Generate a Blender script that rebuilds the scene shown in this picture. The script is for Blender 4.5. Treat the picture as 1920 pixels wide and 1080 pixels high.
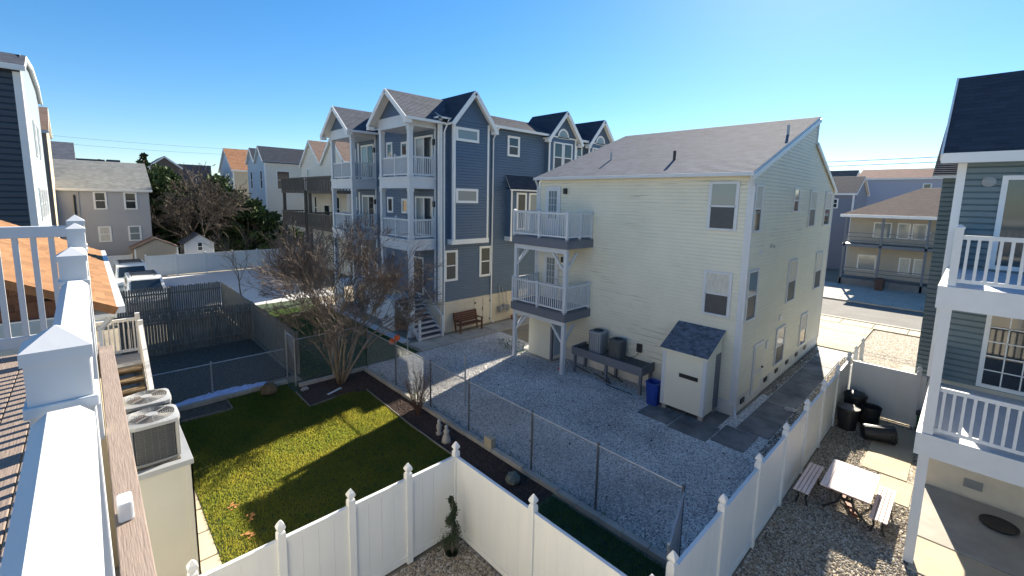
import bpy, math, random
import numpy as np
from mathutils import Vector, Matrix, Quaternion

# ------------------------------------------------------------------ camera, sky, sun, exposure
S = bpy.context.scene
for o in list(bpy.data.objects): bpy.data.objects.remove(o)
COL = S.collection
EYE = Vector((0, 0, 7.35))
YAW, PITCH, ROLL = 0.80441, 0.131655, -0.0206083
FPX, CPX, CPY = 830.3, 960.0, 482.2
_f = Vector((math.cos(YAW)*math.cos(PITCH), math.sin(YAW)*math.cos(PITCH), -math.sin(PITCH)))
_r = Vector((math.sin(YAW), -math.cos(YAW), 0)); _d = _f.cross(_r)
_c, _s = math.cos(ROLL), math.sin(ROLL)
RGT = _c*_r + _s*_d; DWN = -_s*_r + _c*_d
cd = bpy.data.cameras.new('camera'); cam = bpy.data.objects.new('camera', cd); COL.objects.link(cam)
M = Matrix.Identity(4)
for i in range(3):
    M[i][0] = RGT[i]; M[i][1] = -DWN[i]; M[i][2] = -_f[i]; M[i][3] = EYE[i]
cam.matrix_world = M
cd.sensor_width = 36; cd.lens = FPX/1920*36; cd.shift_y = -(540-CPY)/1920
cd.clip_start = 0.02; cd.clip_end = 1500
S.camera = cam

SUN_AZ, SUN_EL = math.radians(14.2), math.radians(31.2)      # azimuth from +X towards +Y
W = bpy.data.worlds.new('World'); S.world = W; W.use_nodes = True
wn = W.node_tree.nodes; wl = W.node_tree.links
bg = wn['Background']
sky = wn.new('ShaderNodeTexSky'); sky.sky_type = 'NISHITA'; sky.sun_disc = False
sky.sun_elevation = SUN_EL; sky.sun_rotation = math.pi/2 - SUN_AZ
sky.air_density = 1.0; sky.dust_density = 0.12; sky.ozone_density = 5.0; sky.altitude = 0
hs = wn.new('ShaderNodeHueSaturation'); hs.inputs['Saturation'].default_value = 1.28
gm = wn.new('ShaderNodeGamma'); gm.inputs[1].default_value = 0.9
wl.new(sky.outputs[0], gm.inputs[0]); wl.new(gm.outputs[0], hs.inputs['Color']); wl.new(hs.outputs[0], bg.inputs[0]); bg.inputs[1].default_value = 0.072
sl = bpy.data.lights.new('sun', 'SUN'); sl.energy = 5.0; sl.angle = math.radians(0.5); sl.color = (1.0, 0.90, 0.74)
so = bpy.data.objects.new('sun', sl); COL.objects.link(so)
sd = Vector((math.cos(SUN_EL)*math.cos(SUN_AZ), math.cos(SUN_EL)*math.sin(SUN_AZ), math.sin(SUN_EL)))
so.rotation_euler = (-sd).to_track_quat('-Z', 'Y').to_euler(); so.location = (60, 20, 60)
S.view_settings.view_transform = 'Standard'; S.view_settings.look = 'None'
S.view_settings.exposure = 1.56; S.view_settings.gamma = 1.0
S.view_settings.use_curve_mapping = False
S.render.engine = 'CYCLES'
S.cycles.max_bounces = 8; S.cycles.diffuse_bounces = 5

rnd = random.Random(7)
# ------------------------------------------------------------------ pixel helpers (photo pixel -> point on a real plane)
def ray(px, py):
    return RGT*((px-CPX)/FPX) + DWN*((py-CPY)/FPX) + _f
def gz(px, py, z=0.0):
    d = ray(px, py); return EYE + d*((z-EYE.z)/d.z)
def gx(px, py, x):
    d = ray(px, py); return EYE + d*(x/d.x)
def gy(px, py, y):
    d = ray(px, py); return EYE + d*(y/d.y)

# ------------------------------------------------------------------ mesh builder
class MB:
    def __init__(s): s.v = []; s.f = []; s.uv = []
    def face(s, pts, uv=None):
        n = len(s.v); s.v += [tuple(p) for p in pts]; s.f.append(tuple(range(n, n+len(pts)))); s.uv.append(uv); return s
    def box(s, x0, x1, y0, y1, z0, z1):
        if x0 > x1: x0, x1 = x1, x0
        if y0 > y1: y0, y1 = y1, y0
        if z0 > z1: z0, z1 = z1, z0
        n = len(s.v)
        s.v += [(x0,y0,z0),(x1,y0,z0),(x1,y1,z0),(x0,y1,z0),(x0,y0,z1),(x1,y0,z1),(x1,y1,z1),(x0,y1,z1)]
        for q in ((3,2,1,0),(4,5,6,7),(0,1,5,4),(1,2,6,5),(2,3,7,6),(3,0,4,7)):
            s.f.append(tuple(n+i for i in q)); s.uv.append(None)
        return s
    def bar(s, a, b, w, h, up=(0,0,1)):
        a = Vector(a); b = Vector(b); t = (b-a).normalized(); u = Vector(up)
        if abs(t.dot(u)) > .98: u = Vector((1,0,0))
        x = t.cross(u).normalized(); u = x.cross(t)
        n = len(s.v)
        for p in (a, b):
            for i, j in ((-1,-1),(1,-1),(1,1),(-1,1)): s.v.append(tuple(p + x*(i*w/2) + u*(j*h/2)))
        for q in ((3,2,1,0),(4,5,6,7),(0,1,5,4),(1,2,6,5),(2,3,7,6),(3,0,4,7)):
            s.f.append(tuple(n+i for i in q)); s.uv.append(None)
        return s
    def tube(s, pts, rad, n=6, cap=True):
        pts = [Vector(p) for p in pts]
        if not isinstance(rad, (list, tuple)): rad = [rad]*len(pts)
        rings = []; x = None
        for i, p in enumerate(pts):
            t = (pts[min(i+1, len(pts)-1)] - pts[max(i-1, 0)]).normalized()
            if x is None:
                a = Vector((0,0,1)) if abs(t.z) < .9 else Vector((1,0,0)); x = t.cross(a).normalized()
            else:
                x = (x - t*x.dot(t)); x = x.normalized() if x.length > 1e-6 else t.orthogonal().normalized()
            y = t.cross(x); k = len(s.v)
            for j in range(n):
                a = 2*math.pi*j/n; s.v.append(tuple(p + (x*math.cos(a) + y*math.sin(a))*rad[i]))
            rings.append(k)
        for i in range(len(rings)-1):
            for j in range(n):
                a, b = rings[i], rings[i+1]; j2 = (j+1) % n
                s.f.append((a+j, a+j2, b+j2, b+j)); s.uv.append(None)
        if cap:
            s.f.append(tuple(rings[0]+j for j in reversed(range(n)))); s.uv.append(None)
            s.f.append(tuple(rings[-1]+j for j in range(n))); s.uv.append(None)
        return s
    def lathe(s, c, prof, n=16, sq=None, axis='z'):
        c = Vector(c); rings = []
        for r, z in prof:
            k = len(s.v)
            for j in range(n):
                a = 2*math.pi*(j+.5)/n
                cx, cy = math.cos(a), math.sin(a)
                if sq:
                    m = (abs(cx)**sq + abs(cy)**sq)**(-1/sq); cx *= m; cy *= m
                p = (r*cx, r*cy, z)
                if axis == 'y': p = (r*cx, z, r*cy)
                if axis == 'x': p = (z, r*cx, r*cy)
                s.v.append(tuple(c + Vector(p)))
            rings.append(k)
        for i in range(len(rings)-1):
            for j in range(n):
                a, b = rings[i], rings[i+1]; j2 = (j+1) % n
                s.f.append((a+j, a+j2, b+j2, b+j)); s.uv.append(None)
        s.f.append(tuple(rings[0]+j for j in reversed(range(n)))); s.uv.append(None)
        s.f.append(tuple(rings[-1]+j for j in range(n))); s.uv.append(None)
        return s
    def prism(s, poly, vec):
        vec = Vector(vec); a = [Vector(p) for p in poly]; b = [p+vec for p in a]; n = len(a)
        s.face(list(reversed(a))); s.face(b)
        for i in range(n): s.face([a[i], a[(i+1)%n], b[(i+1)%n], b[i]])
        return s
    def mesh(s, name, origin=(0,0,0), smooth=False):
        m = bpy.data.meshes.new(name); o = origin
        m.from_pydata([(p[0]-o[0], p[1]-o[1], p[2]-o[2]) for p in s.v], [], s.f)
        if any(u is not None for u in s.uv):
            L = m.uv_layers.new(name='UVMap'); i = 0
            buf = []
            for f, u in zip(s.f, s.uv):
                for k in range(len(f)): buf += list(u[k]) if u else [0., 0.]
            L.data.foreach_set('uv', buf)
        m.validate(); m.update()
        if smooth:
            m.polygons.foreach_set('use_smooth', [True]*len(m.polygons))
        return m
    def build(s, name, mat, parent=None, smooth=False, bevel=0, loc=None):
        org = parent.get('_org') if parent is not None else None
        org = tuple(org) if org is not None else (loc if loc is not None else (0,0,0))
        o = bpy.data.objects.new(name, s.mesh(name, org, smooth)); COL.objects.link(o)
        if mat: o.data.materials.append(mat)
        if parent is not None: o.parent = parent; o['_org'] = org
        elif loc is not None: o.location = loc; o['_org'] = loc
        else: o['_org'] = (0.,0.,0.)
        if bevel:
            b = o.modifiers.new('bevel', 'BEVEL'); b.width = bevel; b.segments = 2; b.limit_method = 'ANGLE'
        return o

def tag(o, label=None, cat=None, group=None, kind=None):
    if label: o['label'] = label
    if cat: o['category'] = cat
    if group: o['group'] = group
    if kind: o['kind'] = kind
    return o
def thing(name, label, cat, loc, group=None):
    o = bpy.data.objects.new(name, None); COL.objects.link(o); o.location = loc; o['_org'] = tuple(float(x) for x in loc)
    o.empty_display_size = .2
    return tag(o, label, cat, group)
def share(mesh, name, parent, pos, rot=None, scale=None):
    """a piece that shares mesh data with its siblings; pos in world"""
    o = bpy.data.objects.new(name, mesh); COL.objects.link(o)
    g = parent['_org']; o.location = (pos[0]-g[0], pos[1]-g[1], pos[2]-g[2]); o.parent = parent
    if rot: o.rotation_euler = rot
    if scale: o.scale = scale
    return o

# ------------------------------------------------------------------ materials
def mat(name, col, rough=.6, metal=0., var=.0, vscale=3., bump=0., bscale=40., spec=.5, stretch=None, rand=0., col2=None, thr=None, det=4.):
    m = bpy.data.materials.new(name); m.use_nodes = True; nt = m.node_tree; N = nt.nodes; L = nt.links
    b = N['Principled BSDF']; b.inputs['Roughness'].default_value = rough; b.inputs['Metallic'].default_value = metal
    b.inputs['Specular IOR Level'].default_value = spec
    b.inputs['Base Color'].default_value = (*col, 1)
    tc = N.new('ShaderNodeTexCoord'); vec = tc.outputs['Object']
    if stretch:
        mp = N.new('ShaderNodeMapping'); mp.inputs['Scale'].default_value = stretch; L.new(vec, mp.inputs[0]); vec = mp.outputs[0]
    out = None
    if var or col2:
        n = N.new('ShaderNodeTexNoise'); n.inputs['Scale'].default_value = vscale; n.inputs['Detail'].default_value = det; n.inputs['Roughness'].default_value = .6
        L.new(vec, n.inputs['Vector'])
        r = N.new('ShaderNodeValToRGB'); r.color_ramp.elements[0].position = .3 if thr is None else thr-.08; r.color_ramp.elements[1].position = .7 if thr is None else thr+.08
        c1 = tuple(max(0, c*(1-var)) for c in col); c2 = tuple(min(1, c*(1+var)) for c in (col2 or col))
        r.color_ramp.elements[0].color = (*c1, 1); r.color_ramp.elements[1].color = (*c2, 1)
        L.new(n.outputs['Fac'], r.inputs[0]); out = r.outputs[0]
    if rand:
        oi = N.new('ShaderNodeObjectInfo'); mr = N.new('ShaderNodeMapRange')
        mr.inputs[3].default_value = 1-rand; mr.inputs[4].default_value = 1+rand
        L.new(oi.outputs['Random'], mr.inputs[0])
        mx = N.new('ShaderNodeMix'); mx.data_type = 'RGBA'; mx.blend_type = 'MULTIPLY'; mx.inputs[0].default_value = 1
        if out: L.new(out, mx.inputs[6])
        else: mx.inputs[6].default_value = (*col, 1)
        L.new(mr.outputs[0], mx.inputs[7]); out = mx.outputs[2]
    if out: L.new(out, b.inputs['Base Color'])
    if bump:
        n = N.new('ShaderNodeTexNoise'); n.inputs['Scale'].default_value = bscale; n.inputs['Detail'].default_value = 3
        L.new(vec, n.inputs['Vector'])
        bp = N.new('ShaderNodeBump'); bp.inputs['Strength'].default_value = bump; bp.inputs['Distance'].default_value = .02
        L.new(n.outputs['Fac'], bp.inputs['Height']); L.new(bp.outputs[0], b.inputs['Normal'])
    return m

def shingle_mat(name, col, var=.28, tab=.3):
    m = bpy.data.materials.new(name); m.use_nodes = True; nt = m.node_tree; N = nt.nodes; L = nt.links
    b = N['Principled BSDF']; b.inputs['Roughness'].default_value = .92; b.inputs['Specular IOR Level'].default_value = .2
    uv = N.new('ShaderNodeUVMap'); sp = N.new('ShaderNodeSeparateXYZ'); L.new(uv.outputs[0], sp.inputs[0])
    ro = N.new('ShaderNodeTexWhiteNoise'); ro.noise_dimensions = '1D'; L.new(sp.outputs[1], ro.inputs['W'])
    dv = N.new('ShaderNodeMath'); dv.operation = 'DIVIDE'; dv.inputs[1].default_value = tab; L.new(sp.outputs[0], dv.inputs[0])
    ad = N.new('ShaderNodeMath'); L.new(dv.outputs[0], ad.inputs[0]); L.new(ro.outputs['Value'], ad.inputs[1])
    fl = N.new('ShaderNodeMath'); fl.operation = 'FLOOR'; L.new(ad.outputs[0], fl.inputs[0])
    cb = N.new('ShaderNodeCombineXYZ'); L.new(fl.outputs[0], cb.inputs[0]); L.new(sp.outputs[1], cb.inputs[1])
    wn_ = N.new('ShaderNodeTexWhiteNoise'); L.new(cb.outputs[0], wn_.inputs['Vector'])
    tc = N.new('ShaderNodeTexCoord'); ns = N.new('ShaderNodeTexNoise'); ns.inputs['Scale'].default_value = .6; ns.inputs['Detail'].default_value = 5; L.new(tc.outputs['Object'], ns.inputs['Vector'])
    n2 = N.new('ShaderNodeTexNoise'); n2.inputs['Scale'].default_value = 60; L.new(tc.outputs['Object'], n2.inputs['Vector'])
    s1 = N.new('ShaderNodeMath'); s1.operation = 'MULTIPLY_ADD'; s1.inputs[1].default_value = .55; L.new(wn_.outputs['Value'], s1.inputs[0])
    s2 = N.new('ShaderNodeMath'); s2.operation = 'MULTIPLY_ADD'; s2.inputs[1].default_value = .45; s2.inputs[2].default_value = 0
    L.new(ns.outputs['Fac'], s2.inputs[0]); L.new(s2.outputs[0], s1.inputs[2])
    r = N.new('ShaderNodeValToRGB'); r.color_ramp.elements[0].color = (*[c*(1-var) for c in col], 1); r.color_ramp.elements[1].color = (*[c*(1+var) for c in col], 1)
    r.color_ramp.elements[0].position = .1; r.color_ramp.elements[1].position = .9
    L.new(s1.outputs[0], r.inputs[0]); L.new(r.outputs[0], b.inputs['Base Color'])
    bp = N.new('ShaderNodeBump'); bp.inputs['Strength'].default_value = .4; bp.inputs['Distance'].default_value = .01
    L.new(n2.outputs['Fac'], bp.inputs['Height']); L.new(bp.outputs[0], b.inputs['Normal'])
    return m

def pebble_mat(name, cols, vor=28., depth=.5):
    """ground between the loose stones: cells of stone colours"""
    m = bpy.data.materials.new(name); m.use_nodes = True; nt = m.node_tree; N = nt.nodes; L = nt.links
    b = N['Principled BSDF']; b.inputs['Roughness'].default_value = .9; b.inputs['Specular IOR Level'].default_value = .25
    tc = N.new('ShaderNodeTexCoord'); v = N.new('ShaderNodeTexVoronoi'); v.inputs['Scale'].default_value = vor; L.new(tc.outputs['Object'], v.inputs['Vector'])
    sp = N.new('ShaderNodeSeparateColor'); L.new(v.outputs['Color'], sp.inputs[0])
    r = N.new('ShaderNodeValToRGB'); r.color_ramp.interpolation = 'CONSTANT'
    while len(r.color_ramp.elements) < len(cols): r.color_ramp.elements.new(.5)
    for i, c in enumerate(cols):
        r.color_ramp.elements[i].position = i/len(cols); r.color_ramp.elements[i].color = (*c, 1)
    L.new(sp.outputs[0], r.inputs[0]); L.new(r.outputs[0], b.inputs['Base Color'])
    bp = N.new('ShaderNodeBump'); bp.inputs['Strength'].default_value = depth; bp.inputs['Distance'].default_value = .03; bp.invert = True
    L.new(v.outputs['Distance'], bp.inputs['Height']); L.new(bp.outputs[0], b.inputs['Normal'])
    return m
def stone_mat(name, cols):
    m = bpy.data.materials.new(name); m.use_nodes = True; nt = m.node_tree; N = nt.nodes; L = nt.links
    b = N['Principled BSDF']; b.inputs['Roughness'].default_value = .85; b.inputs['Specular IOR Level'].default_value = .3
    oi = N.new('ShaderNodeObjectInfo'); r = N.new('ShaderNodeValToRGB'); r.color_ramp.interpolation = 'CONSTANT'
    while len(r.color_ramp.elements) < len(cols): r.color_ramp.elements.new(.5)
    for i, c in enumerate(cols):
        r.color_ramp.elements[i].position = i/len(cols); r.color_ramp.elements[i].color = (*c, 1)
    ge = N.new('ShaderNodeNewGeometry'); ns = N.new('ShaderNodeTexNoise'); ns.inputs['Scale'].default_value = .45; ns.inputs['Detail'].default_value = 5; L.new(ge.outputs['Position'], ns.inputs['Vector'])
    mr = N.new('ShaderNodeMapRange'); mr.inputs[1].default_value = .3; mr.inputs[2].default_value = .7; mr.inputs[3].default_value = .62; mr.inputs[4].default_value = 1.15; L.new(ns.outputs['Fac'], mr.inputs[0])
    mx = N.new('ShaderNodeMix'); mx.data_type = 'RGBA'; mx.blend_type = 'MULTIPLY'; mx.inputs[0].default_value = 1; L.new(r.outputs[0], mx.inputs[6]); L.new(mr.outputs[0], mx.inputs[7])
    L.new(oi.outputs['Random'], r.inputs[0]); L.new(mx.outputs[2], b.inputs['Base Color'])
    return m
def glass_mat(name, col=(.02,.028,.035), rough=.04, spec=.8):
    m = mat(name, col, rough, spec=spec); return m

WHITE = mat('white_vinyl', (.57,.59,.61), .40, var=.04, vscale=2.2, det=7, bump=.03, bscale=25)
WHITE2 = mat('white_fence_vinyl', (.60,.625,.65), .42, var=.05, vscale=1.1, stretch=(3,3,.35), col2=(.60,.615,.61), det=6)
TRIM = mat('white_trim', (.76,.76,.74), .5, var=.04, vscale=1.5)
def weathered(name, col, dirt=(.20,.21,.17), amount=.55, lo=.56, hi=.66, streak=(.35,.35,9), patch=.42, rough=.55):
    """painted siding with mildew streaks that follow the courses, in irregular patches"""
    m = mat(name, col, rough, var=.05, vscale=.55); N = m.node_tree.nodes; L = m.node_tree.links; b = N['Principled BSDF']
    src = b.inputs['Base Color'].links[0].from_socket
    tc = N.new('ShaderNodeTexCoord'); mp = N.new('ShaderNodeMapping'); mp.inputs['Scale'].default_value = streak; L.new(tc.outputs['Object'], mp.inputs[0])
    n1 = N.new('ShaderNodeTexNoise'); n1.inputs['Scale'].default_value = 1.6; n1.inputs['Detail'].default_value = 6; L.new(mp.outputs[0], n1.inputs['Vector'])
    n2 = N.new('ShaderNodeTexNoise'); n2.inputs['Scale'].default_value = patch; n2.inputs['Detail'].default_value = 2; L.new(tc.outputs['Object'], n2.inputs['Vector'])
    r1 = N.new('ShaderNodeMapRange'); r1.inputs[1].default_value = lo; r1.inputs[2].default_value = hi; L.new(n1.outputs['Fac'], r1.inputs[0])
    r2 = N.new('ShaderNodeMapRange'); r2.inputs[1].default_value = .5; r2.inputs[2].default_value = .64; r2.inputs[4].default_value = amount; L.new(n2.outputs['Fac'], r2.inputs[0])
    ml = N.new('ShaderNodeMath'); ml.operation = 'MULTIPLY'; L.new(r1.outputs[0], ml.inputs[0]); L.new(r2.outputs[0], ml.inputs[1])
    mx = N.new('ShaderNodeMix'); mx.data_type = 'RGBA'; L.new(ml.outputs[0], mx.inputs[0]); L.new(src, mx.inputs[6]); mx.inputs[7].default_value = (*dirt, 1)
    L.new(mx.outputs[2], b.inputs['Base Color']); return m
CREAM = weathered('cream_siding', (.67,.64,.52), amount=.25)
CREAMW = weathered('mildew_cream_siding', (.67,.64,.52), amount=.7, streak=(.35,.35,12))
NAVY = mat('slate_blue_siding', (.082,.13,.20), .5, var=.06, vscale=.6)
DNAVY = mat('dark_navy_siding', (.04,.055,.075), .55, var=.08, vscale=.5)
SAGE = mat('sage_green_siding', (.135,.185,.20), .5, var=.06, vscale=.7)
GREYS = mat('pale_grey_siding', (.36,.36,.37), .6, var=.05, vscale=.4)
PALEB = mat('pale_blue_and_shade_siding', (.42,.47,.52), .6, var=.05, vscale=.4)  # own colour of the turret house, painted-in shade on two others
TANS = mat('tan_siding', (.55,.46,.32), .6, var=.05, vscale=.4)
CABW = mat('cabinet_siding', (.46,.45,.39), .6, var=.05, vscale=.6)
OFFW = mat('off_white_siding', (.66,.63,.55), .6, var=.05, vscale=.4)
STONEF = mat('beige_foundation', (.58,.52,.42), .85, var=.08, vscale=1.5, bump=.3, bscale=60)
CONC = mat('concrete', (.36,.34,.30), .9, var=.16, vscale=1.3, bump=.25, bscale=70)
CONCT = mat('tan_concrete', (.46,.39,.28), .9, var=.12, vscale=1.2, bump=.25, bscale=70)
CONCD = mat('wet_concrete', (.15,.148,.145), .75, var=.5, vscale=1.1, bump=.25, bscale=60)
CONCP = mat('pale_concrete', (.50,.50,.50), .9, var=.08, vscale=.7, bump=.2, bscale=60)
ASPH = mat('asphalt', (.13,.125,.12), .92, var=.16, vscale=.8, bump=.3, bscale=120)
SOIL = mat('soil', (.085,.075,.058), .97, var=.5, vscale=9, bump=.9, bscale=60)
MULCH = mat('mulch', (.05,.032,.025), .97, var=.55, vscale=18, bump=1., bscale=80)
SANDG = mat('sandy_ground', (.24,.21,.16), .95, var=.2, vscale=.5, bump=.4, bscale=50)
TURF = mat('turf_soil', (.035,.06,.028), .97, var=.4, vscale=6, bump=.8, bscale=60)
DECKC = mat('composite_deck', (.23,.18,.15), .65, var=.16, vscale=5, stretch=(14,.9,3), bump=.25, bscale=9)
WOODG = mat('weathered_wood', (.19,.175,.15), .88, var=.35, vscale=4, stretch=(4,4,.5), bump=.4, bscale=14)
WOODB = mat('brown_step_wood', (.17,.13,.085), .85, var=.4, vscale=4, stretch=(.6,6,6), bump=.4, bscale=12)
WOODD = mat('dark_deck_wood', (.10,.088,.075), .88, var=.3, vscale=3, stretch=(3,3,.6))
BENCHW = mat('red_brown_bench', (.11,.045,.03), .6, var=.25, vscale=5)
TABLEW = mat('pale_plank', (.70,.57,.53), .6, var=.12, vscale=6, stretch=(1,10,4))
GREYD = mat('grey_deck_fascia', (.135,.145,.17), .6, var=.08, vscale=3)
DMETAL = mat('weathered_steel', (.13,.135,.14), .55, .4, var=.15, vscale=5)
METAL = mat('galvanised', (.36,.38,.40), .5, .5, var=.1, vscale=4)
DARKM = mat('black_metal', (.02,.02,.022), .45)
BLACKP = mat('black_plastic', (.014,.016,.02), .5, var=.2, vscale=3)
GREENP = mat('green_plastic', (.015,.10,.06), .45)
BLUEP = mat('blue_plastic', (.012,.045,.26), .45, var=.15, vscale=3)
TARP = mat('blue_tarp', (.45,.55,.82), .6, var=.2, vscale=5)
ACG = mat('ac_grey', (.25,.26,.26), .5, var=.06, vscale=4)
ACL = mat('ac_light', (.27,.285,.30), .45, var=.05, vscale=4)
ACD = mat('ac_dark_fins', (.045,.05,.055), .6)
ROOFG = shingle_mat('grey_shingles', (.125,.145,.19))
ROOFD = shingle_mat('charcoal_shingles', (.078,.09,.118))
ROOFN = shingle_mat('slate_shingles', (.045,.055,.075), .22)
ROOFO = shingle_mat('orange_shingles', (.25,.135,.068), .3)
ROOFL = shingle_mat('light_grey_shingles', (.19,.20,.20), .25)
ROOFB = shingle_mat('brown_shingles', (.20,.145,.12), .2)
ROOFS = shingle_mat('shed_shingles', (.12,.145,.185), .5, .12)
SHINGB = mat('brown_shingle_tab', (.125,.062,.04), .93, rand=.35, var=.2, vscale=8, bump=.3, bscale=60)
SHING = mat('orange_shingle_tab', (.26,.12,.05), .93, rand=.3, var=.15, vscale=8, bump=.3, bscale=60)
GLASS = glass_mat('window_glass')
GLASSB = glass_mat('window_glass_bright', (.20,.24,.25), .08)
SCREEN = mat('window_screen', (.05,.058,.066), .45, var=.1, vscale=6)
CURT = mat('curtain', (.55,.53,.46), .7, var=.2, vscale=7, stretch=(5,5,.6))
BARK = mat('smooth_bark', (.25,.20,.145), .85, var=.3, vscale=6, stretch=(2,2,.5))
TWIG = mat('twigs', (.15,.118,.095), .9, var=.25, vscale=2)
TWIGR = mat('red_twigs', (.14,.075,.05), .9, var=.3, vscale=2)
TWIGG = mat('grey_twigs', (.11,.088,.068), .9, var=.25, vscale=1)
NEEDLE = mat('evergreen_needles', (.014,.028,.012), .8, var=.5, vscale=.6, col2=(.05,.085,.022))
LEAFD = mat('topiary_leaves', (.022,.04,.014), .7, var=.45, vscale=14)
ORANGE = mat('orange_plastic', (.75,.13,.025), .5)
REDC = mat('red_orange_cone', (.62,.06,.02), .5)
STONEG = mat('garden_stone', (.38,.36,.33), .8, var=.25, vscale=9, bump=.5, bscale=20)
GRAVEL_COLS = [(.56,.55,.54),(.27,.265,.26),(.66,.65,.63),(.44,.435,.43),(.74,.73,.70),(.52,.505,.49),(.35,.345,.34),(.61,.60,.58)]
TAN_COLS = [(.34,.29,.22),(.13,.11,.09),(.46,.41,.33),(.24,.20,.15),(.52,.50,.45),(.30,.26,.21),(.18,.155,.125),(.40,.33,.23)]
GRAVG = pebble_mat('grey_gravel_bed', GRAVEL_COLS, 24.)
GRAVT = pebble_mat('tan_gravel_bed', TAN_COLS, 22.)
STN_G = stone_mat('grey_gravel_stone', GRAVEL_COLS)
STN_T = stone_mat('tan_gravel_stone', TAN_COLS)

def blade_mat(name, a, b_, t1, t2):
    m = bpy.data.materials.new(name); m.use_nodes = True; nt = m.node_tree; N = nt.nodes; L = nt.links
    b = N['Principled BSDF']; b.inputs['Roughness'].default_value = .7; b.inputs['Specular IOR Level'].default_value = .25
    oi = N.new('ShaderNodeObjectInfo'); tc = N.new('ShaderNodeNewGeometry'); ns = N.new('ShaderNodeTexNoise'); ns.inputs['Scale'].default_value = .9; ns.inputs['Detail'].default_value = 4
    L.new(tc.outputs['Position'], ns.inputs['Vector'])
    ad = N.new('ShaderNodeMath'); ad.operation = 'MULTIPLY_ADD'; ad.inputs[1].default_value = .45; L.new(oi.outputs['Random'], ad.inputs[0])
    ml = N.new('ShaderNodeMath'); ml.operation = 'MULTIPLY_ADD'; ml.inputs[1].default_value = 1.0; ml.inputs[2].default_value = -.22; L.new(ns.outputs['Fac'], ml.inputs[0]); L.new(ml.outputs[0], ad.inputs[2])
    r = N.new('ShaderNodeValToRGB'); r.color_ramp.elements[0].color = (*a, 1); r.color_ramp.elements[1].color = (*b_, 1)
    L.new(ad.outputs[0], r.inputs[0]); L.new(r.outputs[0], b.inputs['Base Color'])
    tr = N.new('ShaderNodeBsdfTranslucent'); mx = N.new('ShaderNodeMixShader'); mx.inputs[0].default_value = .55   # thin blades let the low sun through
    r2 = N.new('ShaderNodeValToRGB'); r2.color_ramp.elements[0].color = (*t1, 1); r2.color_ramp.elements[1].color = (*t2, 1); L.new(ad.outputs[0], r2.inputs[0])
    L.new(r2.outputs[0], tr.inputs[0]); L.new(b.outputs[0], mx.inputs[1]); L.new(tr.outputs[0], mx.inputs[2]); L.new(mx.outputs[0], N['Material Output'].inputs[0])
    return m
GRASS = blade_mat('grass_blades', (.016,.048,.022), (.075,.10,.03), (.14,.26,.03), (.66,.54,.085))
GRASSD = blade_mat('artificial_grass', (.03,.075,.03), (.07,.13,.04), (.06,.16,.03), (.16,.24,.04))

# ------------------------------------------------------------------ faces of buildings
class Face:
    """axis '-x': plane X=c seen from -X, u = Y ; '-y': plane Y=c, u = X ; '+x', '+y' likewise"""
    def __init__(s, ax, c): s.ax = ax; s.c = c; s.sg = -1 if ax[0] == '-' else 1
    def p(s, u, z, d=0.):
        return Vector((s.c+s.sg*d, u, z)) if s.ax[1] == 'x' else Vector((u, s.c+s.sg*d, z))
    def px(s, L, T, R, B):
        f = (lambda a, b: gx(a, b, s.c)) if s.ax[1] == 'x' else (lambda a, b: gy(a, b, s.c))
        a = f(L, T); b = f(R, B); k = 1 if s.ax[1] == 'x' else 0
        return min(a[k], b[k]), max(a[k], b[k]), min(a.z, b.z), max(a.z, b.z)
    def box(s, mb, u0, u1, z0, z1, d0, d1):
        a = s.p(u0, z0, d0); b = s.p(u1, z1, d1); return mb.box(a.x, b.x, a.y, b.y, a.z, b.z)

def siding(mb, F, z0, z1, uf, ex=.115, dp=.02, dutch=False):
    n = max(1, int(round((z1-z0)/ex))); h = (z1-z0)/n
    flip = F.ax in ('-x', '+y')
    for i in range(n):
        za, zb = z0+i*h, z0+(i+1)*h
        a0, a1 = uf(za+1e-4); b0, b1 = uf(zb-1e-4)
        if a1-a0 < .01: continue
        q = [F.p(a0, za, dp), F.p(a1, za, dp), F.p(b1, zb, .004), F.p(b0, zb, .004)]
        l = [F.p(a0, za, 0), F.p(a1, za, 0), F.p(a1, za, dp), F.p(a0, za, dp)]
        if dutch:
            zc = zb-.3*h; c0, c1 = uf(zc)
            q = [F.p(a0, za, dp), F.p(a1, za, dp), F.p(c1, zc, dp*.92), F.p(c0, zc, dp*.92)]
            g = [F.p(c0, zc, dp*.92), F.p(c1, zc, dp*.92), F.p(b1, zb, 0), F.p(b0, zb, 0)]
            if flip: g.reverse()
            mb.face(g)
        if flip: q.reverse(); l.reverse()
        mb.face(q); mb.face(l)
    return mb

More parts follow.
